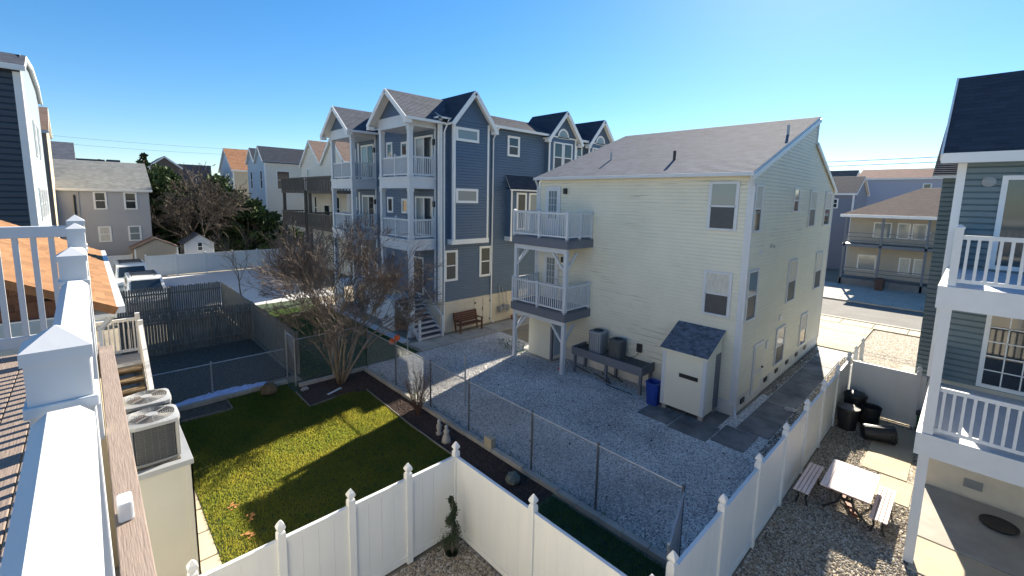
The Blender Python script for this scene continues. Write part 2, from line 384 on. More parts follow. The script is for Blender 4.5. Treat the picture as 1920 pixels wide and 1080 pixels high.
def window(F, parent, u0, u1, z0, z1, fw=.07, style='dh', name='window', frame=None, g1=None, g2=None, proud=.07):
    """frame part with panes as sub-parts; style dh = two sashes, fix = one pane, gr = grid, sl = slider"""
    frame = frame or TRIM; g1 = g1 or GLASS; g2 = g2 or SCREEN
    m = MB()
    F.box(m, u0, u0+fw, z0, z1, 0, proud); F.box(m, u1-fw, u1, z0, z1, 0, proud)
    F.box(m, u0+fw, u1-fw, z0, z0+fw, 0, proud+.012); F.box(m, u0+fw, u1-fw, z1-fw, z1, 0, proud+.008)
    fr = m.build(name, frame, parent)
    a, b, c, d = u0+fw, u1-fw, z0+fw, z1-fw
    def pane(x0, x1, y0, y1, mt, dd=.042, nm='pane'):
        k = MB(); F.box(k, x0, x1, y0, y1, .005, dd); k.build(nm, mt, fr)
    def sash(lst):
        k = MB()
        for q in lst: F.box(k, *q, .042, .06)
        k.build('sash', frame, fr)
    if style == 'dh':
        mid = (c+d)/2; pane(a, b, mid, d, g1, .046); pane(a, b, c, mid, g2, .041)
        s = .03; sash([(a, b, mid-s, mid+s), (a, a+s, c, d), (b-s, b, c, d)])
    elif style == 'fix': pane(a, b, c, d, g1)
    elif style == 'sl':
        mid = (a+b)/2; pane(a, mid, c, d, g2); pane(mid, b, c, d, g1)
        s = .035; sash([(mid-s, mid+s, c, d)])
    elif style == 'gr':
        nx, nz = max(2, round((b-a)/.33)), max(2, round((d-c)/.36)); s = .012
        for i in range(nx):
            for j in range(nz): pane(a+(b-a)*i/nx, a+(b-a)*(i+1)/nx, c+(d-c)*j/nz, c+(d-c)*(j+1)/nz, g1)
        sash([(a+(b-a)*i/nx-s, a+(b-a)*i/nx+s, c, d) for i in range(1, nx)] + [(a, b, c+(d-c)*j/nz-s, c+(d-c)*j/nz+s) for j in range(1, nz)])
    return fr

def lerp(a, b, t): return Vector(a)*(1-t) + Vector(b)*t
def courses(mb, a, b, c, d, ex=.145, t=.014):
    """roof slope: a-b eave, d-c upper edge"""
    a, b, c, d = map(Vector, (a, b, c, d)); n0 = (b-a).cross(d-a).normalized()
    if n0.z < 0: n0 = -n0
    L = max((d-a).length, (c-b).length); n = max(2, int(L/ex))
    ax = (b-a).normalized()
    for i in range(n):
        t0, t1 = i/n, (i+1)/n
        p, q, r, s_ = lerp(a, d, t0), lerp(b, c, t0), lerp(b, c, t1), lerp(a, d, t1)
        u = [(x-a).dot(ax) for x in (p, q, r, s_)]
        fc = [p+n0*t, q+n0*t, r+n0*.003, s_+n0*.003]; uv = [(u[0], i), (u[1], i), (u[2], i), (u[3], i)]
        nn = (fc[1]-fc[0]).cross(fc[2]-fc[0])
        if nn.dot(n0) < 0: fc.reverse(); uv.reverse()
        mb.face(fc, uv); mb.face([p, q, q+n0*t, p+n0*t], [(u[0], i), (u[1], i), (u[1], i), (u[0], i)])
    return mb
def roof_slope(parent, a, b, c, d, m, th=.09, name='roof', trimmat=None, ex=.145):
    r = courses(MB(), a, b, c, d, ex).build(name, m, parent)
    A = [Vector(p) for p in (a, b, c, d)]
    low = [p - Vector((0,0,th)) for p in A]
    k = MB(); k.face(low)
    for i in range(4):
        if (A[i]-A[(i+1)%4]).length > .01: k.face([A[i], A[(i+1)%4], low[(i+1)%4], low[i]])
    k.build('soffit', trimmat or TRIM, r)
    return r
def gutter(parent, a, b, s=.11, mt=None):
    m = MB(); a = Vector(a); b = Vector(b)
    m.bar(a, b, s, s); return m.build('gutter', mt or TRIM, parent)
def downspout(parent, pts, mt=None, w=.075):
    m = MB()
    for i in range(len(pts)-1): m.bar(pts[i], pts[i+1], w, w*.8)
    return m.build('downspout', mt or TRIM, parent)

_bal = {}
def bal_mesh(h, w=.035):
    k = (round(h, 3), w)
    if k not in _bal: _bal[k] = MB().box(-w/2, w/2, -w/2, w/2, 0, h).mesh('baluster'); _bal[k].materials.append(WHITE)
    return _bal[k]
def railing(parent, a, b, zf, h=1.02, sp=.115, posts=(), m=None, bw=.035, nb=True, ph=1.1, pw=.1):
    """rails + balusters from a to b (xy) over floor zf; posts = fractions"""
    m = m or WHITE; ax, ay = a; bx, by = b; L = math.hypot(bx-ax, by-ay)
    MB().bar((ax, ay, zf+h-.04), (bx, by, zf+h-.04), .07, .08).build('top_rail', m, parent)
    MB().bar((ax, ay, zf+.11), (bx, by, zf+.11), .05, .07).build('bottom_rail', m, parent)
    n = max(2, int(L/sp)); me = bal_mesh(h-.22, bw)
    if m is not WHITE:
        me = me.copy(); me.materials.clear(); me.materials.append(m)
    ang = math.atan2(by-ay, bx-ax)
    for i in range(1, n):
        t = i/n
        if any(abs(t-f)*L < .06 for f in posts): continue
        share(me, 'baluster', parent, (ax+(bx-ax)*t, ay+(by-ay)*t, zf+.145), (0,0,ang))
    for f in posts:
        x, y = ax+(bx-ax)*f, ay+(by-ay)*f; w = pw/2
        k = MB().box(x-w, x+w, y-w, y+w, zf-.12, zf+ph)
        k.lathe((x, y, zf+ph), [(w*1.25, 0), (w*1.25, .025), (w*.3, .07)], 4, 20)
        k.build('post', m, parent)
def column(parent, x, y, z0, z1, w=.2, m=None, name='column'):
    h = w/2; k = MB().box(x-h, x+h, y-h, y+h, z0, z1)
    k.box(x-h-.025, x+h+.025, y-h-.025, y+h+.025, z1-.16, z1-.02); k.box(x-h-.02, x+h+.02, y-h-.02, y+h+.02, z0+.002, z0+.14)
    return k.build(name, m or WHITE, parent)

def sheet(name, pts, z, m, sub=0):
    """flat patch of the setting"""
    o = MB().face([(p[0], p[1], z) for p in pts]).build(name, m); tag(o, kind='structure'); return o
def rect(x0, x1, y0, y1): return [(x0,y0),(x1,y0),(x1,y1),(x0,y1)]

# ------------------------------------------------------------------ scatter (stones, grass) as stuff
def scatter(name, label, cat, polys, z, dens, kind, m, seed=1, size=(.6, 1.3), base=.02, parent=None):
    me = MB()
    for p in polys: me.face([(q[0], q[1], z) for q in p])
    o = me.build(name, m); tag(o, label, cat, kind='stuff')
    g = bpy.data.node_groups.new(name, 'GeometryNodeTree')
    g.interface.new_socket('Geometry', in_out='INPUT', socket_type='NodeSocketGeometry')
    g.interface.new_socket('Geometry', in_out='OUTPUT', socket_type='NodeSocketGeometry')
    N = g.nodes; L = g.links
    gi = N.new('NodeGroupInput'); go = N.new('NodeGroupOutput')
    di = N.new('GeometryNodeDistributePointsOnFaces'); di.inputs['Density'].default_value = dens; di.inputs['Seed'].default_value = seed
    L.new(gi.outputs[0], di.inputs['Mesh'])
    ip = N.new('GeometryNodeInstanceOnPoints'); L.new(di.outputs['Points'], ip.inputs['Points'])
    rr = N.new('FunctionNodeRandomValue'); rr.data_type = 'FLOAT_VECTOR'
    rs = N.new('FunctionNodeRandomValue'); rs.data_type = 'FLOAT_VECTOR'
    if kind == 'stone':
        ic = N.new('GeometryNodeMeshIcoSphere'); ic.inputs['Radius'].default_value = base; ic.inputs['Subdivisions'].default_value = 1
        gm = ic.outputs['Mesh']
        rr.inputs[0].default_value = (-.5,-.5,0); rr.inputs[1].default_value = (.5,.5,6.28)
        rs.inputs[0].default_value = (size[0], size[0], size[0]*.5); rs.inputs[1].default_value = (size[1], size[1], size[1]*.85)
    else:
        co = N.new('GeometryNodeMeshGrid'); co.inputs['Size X'].default_value = base*.2; co.inputs['Size Y'].default_value = base; co.inputs['Vertices X'].default_value = 2; co.inputs['Vertices Y'].default_value = 2
        tf = N.new('GeometryNodeTransform'); tf.inputs['Rotation'].default_value = (math.pi/2,0,0); tf.inputs['Translation'].default_value = (0,0,base*.45); L.new(co.outputs['Mesh'], tf.inputs[0])
        gm = tf.outputs[0]
        rr.inputs[0].default_value = (-.6,-.6,0); rr.inputs[1].default_value = (.6,.6,6.28)
        rs.inputs[0].default_value = (size[0],)*3; rs.inputs[1].default_value = (size[1],)*3
    sm = N.new('GeometryNodeSetMaterial'); sm.inputs['Material'].default_value = m; L.new(gm, sm.inputs[0])
    L.new(sm.outputs[0], ip.inputs['Instance']); L.new(rr.outputs[0], ip.inputs['Rotation']); L.new(rs.outputs[0], ip.inputs['Scale'])
    L.new(ip.outputs[0], go.inputs[0])
    md = o.modifiers.new('scatter', 'NODES'); md.node_group = g
    return o

# ================================================================== THE SETTING
sheet('ground', rect(-400, 500, -400, 500), -.03, SANDG)
sheet('gravel_lot', [(8.12,2.62),(27.2,2.62),(27.2,5.0),(15.9,5.0),(15.9,14.6),(16.2,17.6),(8.12,17.6)], -.004, GRAVG)
sheet('lawn', rect(1.42, 8.02, 7.22, 17.9), -.006, TURF)
sheet('grass_strip', rect(5.42, 7.9, 2.64, 7.2), -.008, TURF)
sheet('front_lawn', rect(5.75, 11.0, 17.7, 32.4), -.006, TURF)
sheet('fenced_yard', rect(.9, 5.6, 18.7, 32.1), -.007, SOIL)
sheet('driveway', [(5.9,32.4),(13.2,32.4),(13.2,48.6),(-4,48.6),(-4,32.4),(.8,32.4)], -.006, CONCP)
sheet('yard_gravel', [(-6,-14),(19.45,-14),(19.45,2.55),(5.36,2.55),(5.36,7.12),(-6,7.12)], -.004, GRAVT)
sheet('roof_court', rect(-6, 1.4, 7.2, 18.6), -.009, CONC)
# beds, worn corners
def bed(name, pts, z, m): return sheet(name, pts, z, m)
bed('garden_bed', [(7.08,6.6),(7.98,6.6),(7.98,17.25),(5.35,17.25),(5.15,15.35),(6.05,15.45),(6.6,15.6),(7.2,15.2),(7.05,11.9)], .004, MULCH)
bed('side_bed', [(1.75,16.9),(3.1,16.85),(3.1,17.75),(1.75,17.85)], .004, SOIL)
# kerbs
for i, (x0,x1,y0,y1,h) in enumerate(((7.98,8.14,2.75,9.0,.13),(7.98,8.14,9.02,17.2,.13),(5.42,8.14,17.22,17.38,.12),(1.5,5.2,17.86,18.02,.14))):
    k = MB()
    if y1-y0 > x1-x0:
        n = int((y1-y0)/.6)
        for j in range(n):
            a = y0+(y1-y0)*j/n; b = y0+(y1-y0)*(j+1)/n; o_ = rnd.uniform(-.012,.012)
            k.box(x0+o_, x1+o_, a+.006, b-.006, -.02, h+rnd.uniform(-.015,.015))
    else:
        n = int((x1-x0)/.6)
        for j in range(n):
            a = x0+(x1-x0)*j/n; b = x0+(x1-x0)*(j+1)/n; o_ = rnd.uniform(-.012,.012)
            k.box(a+.006, b-.006, y0+o_, y1+o_, -.02, h+rnd.uniform(-.015,.015))
    tag(k.build('kerb', CONC, bevel=.01), kind='structure')
# bed edging boards
for a, b in (((5.15,16.8),(5.12,15.3)),((5.12,15.3),(6.05,15.42)),((7.2,15.3),(7.05,11.9)),((7.05,11.9),(7.06,6.6)),((3.12,17.8),(3.12,16.85)),((3.12,16.85),(1.7,16.92))):
    tag(MB().bar((*a,.02), (*b,.02), .03, .09).build('edging', WOODG), kind='structure')

# paths : slabs as pieces
def slabs(name, cells, z, m, gap=.012, th=.05):
    root = MB().box(min(c[0] for c in cells)+.03, max(c[1] for c in cells)-.03, min(c[2] for c in cells)+.03, max(c[3] for c in cells)-.03, z-.12, z-th*.7).build(name, SOIL)
    tag(root, kind='structure')
    for x0,x1,y0,y1 in cells:
        MB().box(x0+gap, x1-gap, y0+gap, y1-gap, z-th, z+rnd.uniform(0,.008)).build('slab', m, root, bevel=.006)
    return root
wc = [(13.55,14.9,4.0,5.0)]
x = 14.95
for L_ in (1.3,1.5,1.45,1.6,1.5,1.5,1.5):
    wc.append((x, x+L_, 3.72, 4.72)); x += L_
slabs('side_path', wc, .02, CONCD)
slabs('shed_apron', [(13.3,14.5,5.02,6.3),(13.42,14.5,6.32,7.5),(14.52,15.68,5.14,6.3),(14.52,15.68,6.32,7.5)], .012, CONCD)
slabs('yard_path', [(14.05,15.35,.35,1.05),(15.4,16.6,.5,1.5),(16.63,17.8,.5,1.5),(17.83,19.2,.55,1.5)], .014, CONCT)
slabs('patio', [(11.6,12.95,-7,.2)], .02, CONCT)
slabs('patio', [(12.97,15.66,-3.2,.16),(12.97,15.66,-7,-3.22)], .02, CONC)
slabs('blue_house_walk', [(11.2+i*1.2, 12.38+i*1.2, 17.7, 19.0) for i in range(7)], .012, CONC)
k = []
for i in range(9): k.append((11.02, 11.5, 19.3+i*1.25, 20.53+i*1.25))
slabs('edge_walk', k, .03, CONCP)
slabs('stepping_stones', [(2.9,3.5,4.6,5.2)], .02, mat('blue_paver', (.22,.26,.32), .85, var=.1, vscale=6, bump=.3, bscale=50))
slabs('cabinet_path', [(1.08,1.44,7.3+i*.9,8.18+i*.9) for i in range(9)], .012, CONCT)
# street
sheet('road', rect(35.3, 42, -150, 200), -.02, ASPH)
for nm, x0, x1, mt in (('kerb', 35.0, 35.3, CONC), ('kerb', 42.0, 42.3, CONC)):
    tag(MB().box(x0, x1, -150, 200, -.05, .09).build(nm, mt), kind='structure')
slabs('pavement', [(33.6, 34.98, -30+i*1.6, -30+i*1.6+1.59) for i in range(50)], .05, CONCT)
slabs('pavement', [(42.32, 43.9, -30+i*1.6, -30+i*1.6+1.59) for i in range(50)], .05, CONC)
slabs('driveway_slabs', [(27.3+i*2.1, 29.38+i*2.1, 3.5+j*3, 6.48+j*3) for i in range(3) for j in range(4)], .03, CONCT)
sheet('verge_gravel', rect(19.6, 33.5, -14, 3.4), -.002, GRAVT)
slabs('gate_path', [(21.5,24.0,.5,1.6),(24.05,27,.5,1.6)], .02, CONCT)
tag(MB().box(43.95, 51, -30, 60, -.02, .035).build('forecourt', CONC), kind='structure')


# ================================================================== CREAM HOUSE
CX0, CX1, CY0, CY1 = 15.69, 27.65, 5.13, 14.5
ch = thing('cream_house', 'three storey pale yellow house with grey shingle roof and white rear decks', 'house', (CX0, CY0, 0))
FW = Face('-x', CX0); FS = Face('-y', CY0)
ZE, ZR, XR, ZC = 8.36, 11.04, 23.08, 10.0
siding(MB(), FW, .55, ZE, lambda z: (CY0, CY1), .13, .018, True).build('wall', CREAMW, ch)
def cprof(z):
    l = CX0 if z < ZE else CX0+(z-ZE)/(ZR-ZE)*(XR-CX0)
    r = CX1 if z < 8.2 else (CX1-(z-8.2)/(ZC-8.2)*(CX1-XR) if z < ZC else XR)
    return l, max(l+.001, r)
siding(MB(), FS, .55, ZR-.03, cprof, .13, .018, True).build('wall', CREAM, ch)
k = MB(); FW.box(k, CY0, CY1, -.05, .55, -.2, .01); FS.box(k, CX0, CX1, -.05, .55, -.2, .01); k.build('foundation', mat('painted_block', (.55,.55,.53), .8, var=.12, vscale=2), ch)
k = MB(); k.face([(CX1,CY0,0),(CX1,CY1,0),(CX1,CY1,8.2),(CX1,CY0,8.2)]); k.face([(CX0,CY1,0),(CX1,CY1,0),(CX1,CY1,8.2),(XR,CY1,ZC),(XR,CY1,ZR),(CX0,CY1,ZE)])
k.face([(XR,CY0,ZC),(XR,CY1,ZC),(XR,CY1,ZR),(XR,CY0,ZR)]); k.build('wall', CREAM, ch)
o_ = .16
roof_slope(ch, (CX0-.22,CY0-.07,ZE-.02), (CX0-.22,CY1+.12,ZE-.02), (XR+.05,CY1+.12,ZR+.07), (XR+.05,CY0-.07,ZR+.07), ROOFG)
roof_slope(ch, (CX1+.15,CY1+.12,8.12), (CX1+.15,CY0-.07,8.12), (XR,CY0-.07,ZC+.06), (XR,CY1+.12,ZC+.06), ROOFG)
gutter(ch, (CX0-.27,CY0-.12,ZE-.07), (CX0-.27,CY1+.12,ZE-.07), .12, WHITE)
gutter(ch, (CX1+.18,CY0-.07,8.04), (CX1+.18,CY1+.12,8.04), .12, WHITE)
k = MB(); k.bar((CX0-.2,CY0-.095,ZE-.17), (XR+.04,CY0-.095,ZR-.09), .045, .16); k.bar((CX1+.1,CY0-.095,8.0), (XR,CY0-.095,ZC-.06), .045, .16)
k.box(XR-.02, XR+.06, CY0-.06, CY0+.12, ZC, ZR+.02); k.build('rake_board', WHITE, ch)
k = MB(); FW.box(k, CY0-.035, CY0+.11, .4, ZE-.2, 0, .035); FS.box(k, CX0, CX0+.11, .4, ZE-.2, 0, .03); k.build('corner_board', WHITE, ch)
k = MB(); FW.box(k, CY1-.11, CY1+.02, .4, ZE-.2, 0, .035); k.build('corner_board', WHITE, ch)
k = MB(); FS.box(k, CX1-.11, CX1+.02, .4, 7.9, 0, .03); k.build('corner_board', WHITE, ch)
downspout(ch, [(CX0-.24,CY0-.03,ZE-.12),(CX0-.05,CY0-.08,ZE-.45),(CX0-.03,CY0-.09,.3),(CX0-.22,CY0-.2,.08)], WHITE)
downspout(ch, [(CX0-.25,CY1+.05,ZE-.12),(CX0-.06,CY1+.06,ZE-.4),(CX0-.06,CY1+.06,.3)], WHITE)
for i, (q, g) in enumerate((((1332,341,1381,434), CURT), ((1322,506,1368,597), CURT))):
    window(FW, ch, *FW.px(*q), fw=.075, g1=GLASSB if i == 0 else CURT, g2=SCREEN, frame=WHITE)
for u0,u1,z0,z1 in ((15.95,16.72,6.38,7.98),(20.4,21.2,7.02,8.0),(22.95,24.05,6.35,7.98),(25.75,26.95,6.35,7.98),(16.0,17.05,3.28,5.08),(20.75,21.95,3.25,5.05),(25.2,26.5,3.25,5.05),(19.95,21.15,.72,2.3),(23.6,24.75,.72,2.25)):
    window(FS, ch, u0, u1, z0, z1, frame=WHITE, g1=rnd.choice([GLASSB, CURT, GLASSB, GLASS]), g2=rnd.choice([GLASS, SCREEN]))
# doors on the rear decks
for z0, z1 in ((5.72, 7.95), (2.66, 4.85)):
    k = MB(); FW.box(k, 13.15, 14.05, z0, z1, 0, .06); d = k.build('door', WHITE, ch)
    k = MB(); FW.box(k, 13.36, 13.84, z0+.75, z1-.22, .055, .068); k.build('pane', GLASSB, d)
    k = MB()
    for j in range(1,3): FW.box(k, 13.36+.16*j-.01, 13.36+.16*j+.01, z0+.75, z1-.22, .068, .078)
    for j in range(1,4): FW.box(k, 13.36, 13.84, z0+.75+(z1-z0-.97)*j/4-.01, z0+.75+(z1-z0-.97)*j/4+.01, .069, .079)
    k.build('glazing_bar', WHITE, d)
    k = MB(); k.lathe((CX0-.1, 13.22, z0+1.0), [(.03,-.03),(.035,0),(.03,.03)], 8); k.build('handle', METAL, d)
    k = MB(); k.box(CX0-.16, CX0-.02, 12.78, 12.92, z1-.35, z1-.1); k.build('wall_lamp', DARKM, ch)
# side door with lower panel, bell light
k = MB(); FS.box(k, 17.35, 18.4, .25, 2.2, 0, .05); d = k.build('door', WHITE, ch)
k = MB(); FS.box(k, 17.5, 18.25, .35, 1.0, .05, .06); FS.box(k, 17.5, 18.25, 1.15, 2.05, .05, .06); k.build('panel', CREAM, d)
k = MB(); k.lathe((18.3, CY0-.09, 1.15), [(.035,-.03),(.035,.03)], 8); k.build('handle', DARKM, d)
for u, z, w, h, m_ in ((18.75,1.75,.22,.3,WHITE),(20.2,2.6,.3,.22,WHITE),(16.9,5.55,.22,.16,WHITE),(18.1,5.75,.18,.12,METAL),(18.5,5.72,.1,.1,METAL),(16.4,.22,.35,.18,DARKM),(18.9,.33,.35,.16,DARKM),(20.3,.33,.35,.16,DARKM),(21.8,.33,.35,.16,DARKM),(23.3,.33,.35,.16,DARKM),(24.8,.33,.35,.16,DARKM)):
    k = MB(); FS.box(k, u, u+w, z, z+h, 0, .05)
    k.build('vent' if m_ is DARKM else 'wall_fitting', m_, ch)
for y, z in ((9.35, 1.55),):
    k = MB(); FW.box(k, y, y+.22, z, z+.22, 0, .06); k.build('wall_fitting', WHITE, ch)
# roof pipes
for q, r_ in (((1146,302),.05),((1264,303),.06),((1477,255),.05)):
    # find point on roof slope
    best = None
    for i in range(400):
        X = CX0 + i*.018; p = gx(q[0], q[1], X); zr = ZE+(X-CX0)/(XR-CX0)*(ZR-ZE)
        if best is None or abs(p.z-zr) < best[0]: best = (abs(p.z-zr), p, zr)
    p = best[1]; k = MB(); k.tube([(p.x,p.y,best[2]-.05),(p.x,p.y,best[2]+.42)], r_, 8); k.build('vent_pipe', DARKM if r_ > .05 else METAL, ch)
# rear decks
for zf in (5.7, 2.66):
    k = MB(); k.box(13.95, CX0-.02, 11.3, 14.42, zf-.07, zf); dk = k.build('deck', GREYD, ch)
    for a in range(12):
        MB().box(13.93+a*.146, 14.07+a*.146, 11.28, 14.44, zf+.001, zf+.026).build('board', GREYD, dk)
    k = MB(); k.box(13.9, 13.95, 11.26, 14.46, zf-.36, zf-.02); k.box(13.95, CX0-.02, 11.25, 11.3, zf-.36, zf-.02); k.box(13.95, CX0-.02, 14.42, 14.47, zf-.36, zf-.02); k.build('fascia', GREYD, ch)
    k = MB(); k.box(14.0, 14.14, 11.35, 14.4, zf-.56, zf-.362); k.build('beam', WHITE, ch)
    railing(ch, (13.98,11.34), (13.98,14.4), zf+.02, 1.1, .115, (0, .5, 1))
    railing(ch, (13.98,11.34), (15.62,11.34), zf+.02, 1.1, .115, (.98,) if zf < 4 else (.5,.98))
    railing(ch, (13.98,14.4), (15.62,14.4), zf+.02, 1.1, .115, (.98,))
for z0, z1 in ((-.02, 2.1), (2.68, 5.14)):
    for y in (11.42, 14.32):
        k = MB(); k.box(14.0, 14.16, y-.08, y+.08, z0, z1); k.build('post', WHITE, ch)
        s = 1 if y < 13 else -1
        MB().bar((14.08, y+s*.06, z1-.75), (14.08, y+s*.72, z1-.02), .08, .08).build('brace', WHITE, ch)
        MB().bar((14.1, y, z1-.75), (14.75, y, z1-.02), .08, .08).build('brace', WHITE, ch)
# street-side porch of the cream house
k = MB()
for z in (2.7, 5.5): k.box(CX1, 29.4, 6.6, 10.5, z-.3, z)
k.build('porch_floor', GREYD, ch)
for z in (-.02, 2.72, 5.52):
    for y in (6.75, 10.4): k = MB().box(29.2, 29.34, y-.07, y+.07, z, z+2.4).build('post', WHITE, ch)
for z in (2.7, 5.5):
    railing(ch, (CX1+.05,6.68), (29.3,6.68), z, 1.05, .12, ()); railing(ch, (29.3,6.68), (29.3,10.4), z, 1.05, .12, ())

# utility closets and air conditioners against the cream house
u = thing('storage_closet', 'tall cream storage closet with blue-grey shingled lean-to roof', 'shed', (15.0, 6.4, .2))
x0,x1,y0,y1 = 14.42, 15.62, 5.62, 7.12
FA = Face('-x', x0); FB = Face('-y', y0)
siding(MB(), FA, .2, 2.3, lambda z: (y0, y1), .115).build('front_wall', CREAM, u)
siding(MB(), FB, .2, 2.95, lambda z: (x0 if z < 2.3 else x0+(z-2.3)/.65*(x1-x0), x1), .115).build('side_wall', CREAM, u)
MB().face([(x0,y1,.2),(x1,y1,.2),(x1,y1,2.95),(x0,y1,2.3)]).face([(x0,y0,.2),(x1,y0,.2),(x1,y1,.2),(x0,y1,.2)]).build('back_wall', CREAM, u)
roof_slope(u, (x0-.14,y0-.1,2.27), (x0-.14,y1+.1,2.27), (x1+.02,y1+.1,2.98), (x1+.02,y0-.1,2.98), ROOFS, .07, trimmat=CREAM, ex=.1)
k = MB(); FA.box(k, y0-.02, y0+.1, .2, 2.25, 0, .03); FA.box(k, y1-.1, y1+.02, .2, 2.25, 0, .03); FB.box(k, x0, x0+.1, .2, 2.28, 0, .03); k.build('corner_board', WHITE, u)
k = MB(); FB.box(k, x1-.45, x1-.05, .22, 2.2, .01, .03); k.build('door', GREYD, u)
k = MB(); FA.box(k, 5.85, 6.5, 1.36, 1.5, .005, .03)
for j in range(4): FA.box(k, 5.85, 6.5, 1.37+j*.033, 1.385+j*.033, .03, .045)
k.build('vent', DARKM, u)
k = MB()
for yy in (y0+.1, y1-.1):
    for xx in (x0+.12, x1-.12): k.box(xx-.07, xx+.07, yy-.07, yy+.07, 0, .2)
k.build('footing', CONC, u)
u = thing('storage_closet', 'short cream closet with grey side door under the rear deck', 'shed', (15.2, 13.3, .25))
x0,x1,y0,y1 = 14.75, 15.66, 12.62, 14.05
FA = Face('-x', x0); FB = Face('-y', y0)
siding(MB(), FA, .12, 2.05, lambda z: (y0, y1), .115).build('front_wall', CREAM, u)
MB().box(x0+.01, x1, y0+.01, y1, .12, 2.05).build('back_wall', CREAM, u)
siding(MB(), FB, .12, 2.05, lambda z: (x0, x1), .115).build('side_wall', CREAM, u)
k = MB(); FA.box(k, y0-.03, y0+.08, .12, 2.05, 0, .03); FB.box(k, x0, x0+.09, .12, 2.05, 0, .03); k.build('corner_board', GREYD, u)
k = MB(); FB.box(k, x0+.15, x1-.08, .3, 1.95, .012, .035); k.build('door', mat('blue_grey_door', (.3,.36,.42), .6), u)
MB().box(x0+.1, x1-.05, y0+.1, y1-.1, 0, .12).build('footing', CONC, u)

def wall_ac(label, x, y, z, w, h, body):
    a = thing('air_conditioner', label, 'air conditioner', (x, y, z))
    k = MB(); k.lathe((x,y,z), [(w*.5,.0),(w*.5,h*.93)], 24, 5); k.build('cabinet', body, a, smooth=False)
    k = MB()
    for j in range(24):
        an = 2*math.pi*(j+.5)/24; cx, cy = math.cos(an), math.sin(an); m_ = (abs(cx)**5+abs(cy)**5)**(-.2)*w*.5
        k.bar((x+cx*m_, y+cy*m_, z+.05), (x+cx*m_, y+cy*m_, z+h*.9), .012, .012)
    k.build('louvre', ACD, a)
    k = MB(); k.lathe((x,y,z+h*.93), [(w*.52,0),(w*.52,h*.05),(w*.38,h*.07)], 24, 5); t = k.build('lid', body, a)
    k = MB()
    for r_ in (.1,.18,.26,.34): 
        k.tube([(x+math.cos(q*math.pi/10)*r_*w, y+math.sin(q*math.pi/10)*r_*w, z+h*1.015) for q in range(21)], .006, 4, False)
    k.lathe((x,y,z+h*1.0), [(w*.36,0),(w*.36,.004)], 20); k.build('fan_guard', ACD, t)
    return a
# grey platform carrying two units
p = thing('equipment_platform', 'long grey timber platform on legs against the cream wall', 'platform', (15.1, 9.7, 0))
k = MB(); k.box(14.65, 14.7, 8.05, 11.4, .78, 1.12); k.box(14.7, 15.62, 8.05, 8.1, .78, 1.12); k.box(14.7, 15.62, 11.35, 11.4, .78, 1.12); k.build('apron', GREYD, p)
for j in range(7): MB().box(14.72+j*.13, 14.84+j*.13, 8.11, 11.34, 1.0, 1.03).build('board', WOODD, p)
for y in (8.15, 9.7, 11.28):
    for x_ in (14.76, 15.5): MB().box(x_-.05, x_+.05, y-.05, y+.05, 0, .99).build('leg', GREYD, p)
wall_ac('tall pale grey air conditioner on the timber platform', 15.2, 10.45, 1.032, .62, .90, ACL)
wall_ac('shorter dark grey air conditioner on the timber platform', 15.2, 9.5, 1.032, .56, .76, mat('ac_charcoal', (.09,.095,.10), .5))
for y in (10.95, 8.75):
    e = thing('electrical_disconnect', 'small dark electrical box on cream wall %s' % ('left of the pale air conditioner' if y > 10 else 'right of the dark air conditioner'), 'electrical box', (CX0-.08, y, 1.5))
    MB().box(CX0-.13, CX0-.02, y-.1, y+.1, 1.35, 1.68).build('box', DARKM, e)
    MB().tube([(CX0-.08,y,1.35),(CX0-.1,y+(.12 if y<10 else -.1),1.15),(CX0-.2,y+(.35 if y<10 else -.2),1.04)], .012, 5).build('cable', DARKM, e)
k = MB(); k.lathe((14.5,7.45,.0), [(.20,0),(.24,.6),(.25,.78),(.27,.8),(.27,.84),(.22,.84),(.2,.3)], 16, 5); tag(k.build('recycling_bin', BLUEP, loc=(14.5,7.45,0)), 'blue plastic bin beside the tall cream closet', 'bin')
k = MB(); k.box(14.38,14.62,11.68,11.92,0,.03); k.lathe((14.5,11.8,.03), [(.1,0),(.07,.17),(.04,.38),(.02,.45)], 12); tag(k.build('traffic_cone', REDC, loc=(14.5,11.8,0)), 'orange traffic cone beside the short cream closet', 'traffic cone')
# loose timber and hoses below the platform
k = MB()
for j in range(5):
    a = Vector((14.7+rnd.uniform(0,.6), 8.3+rnd.uniform(0,2.5), .05)); b = a+Vector((rnd.uniform(-.3,.3), rnd.uniform(.4,1.3), rnd.uniform(0,.25))); k.bar(a, b, .05, .03)
tag(k.build('scrap_timber', WOODD), 'loose dark scrap timber lying under the timber platform', 'timber')
k = MB(); k.tube([(14.5,8.3+.12*i+.1*math.sin(i), .03+.03*abs(math.sin(i*1.7))) for i in range(12)], .015, 5); tag(k.build('garden_hose', BLACKP), 'black hose on gravel under the timber platform', 'hose')

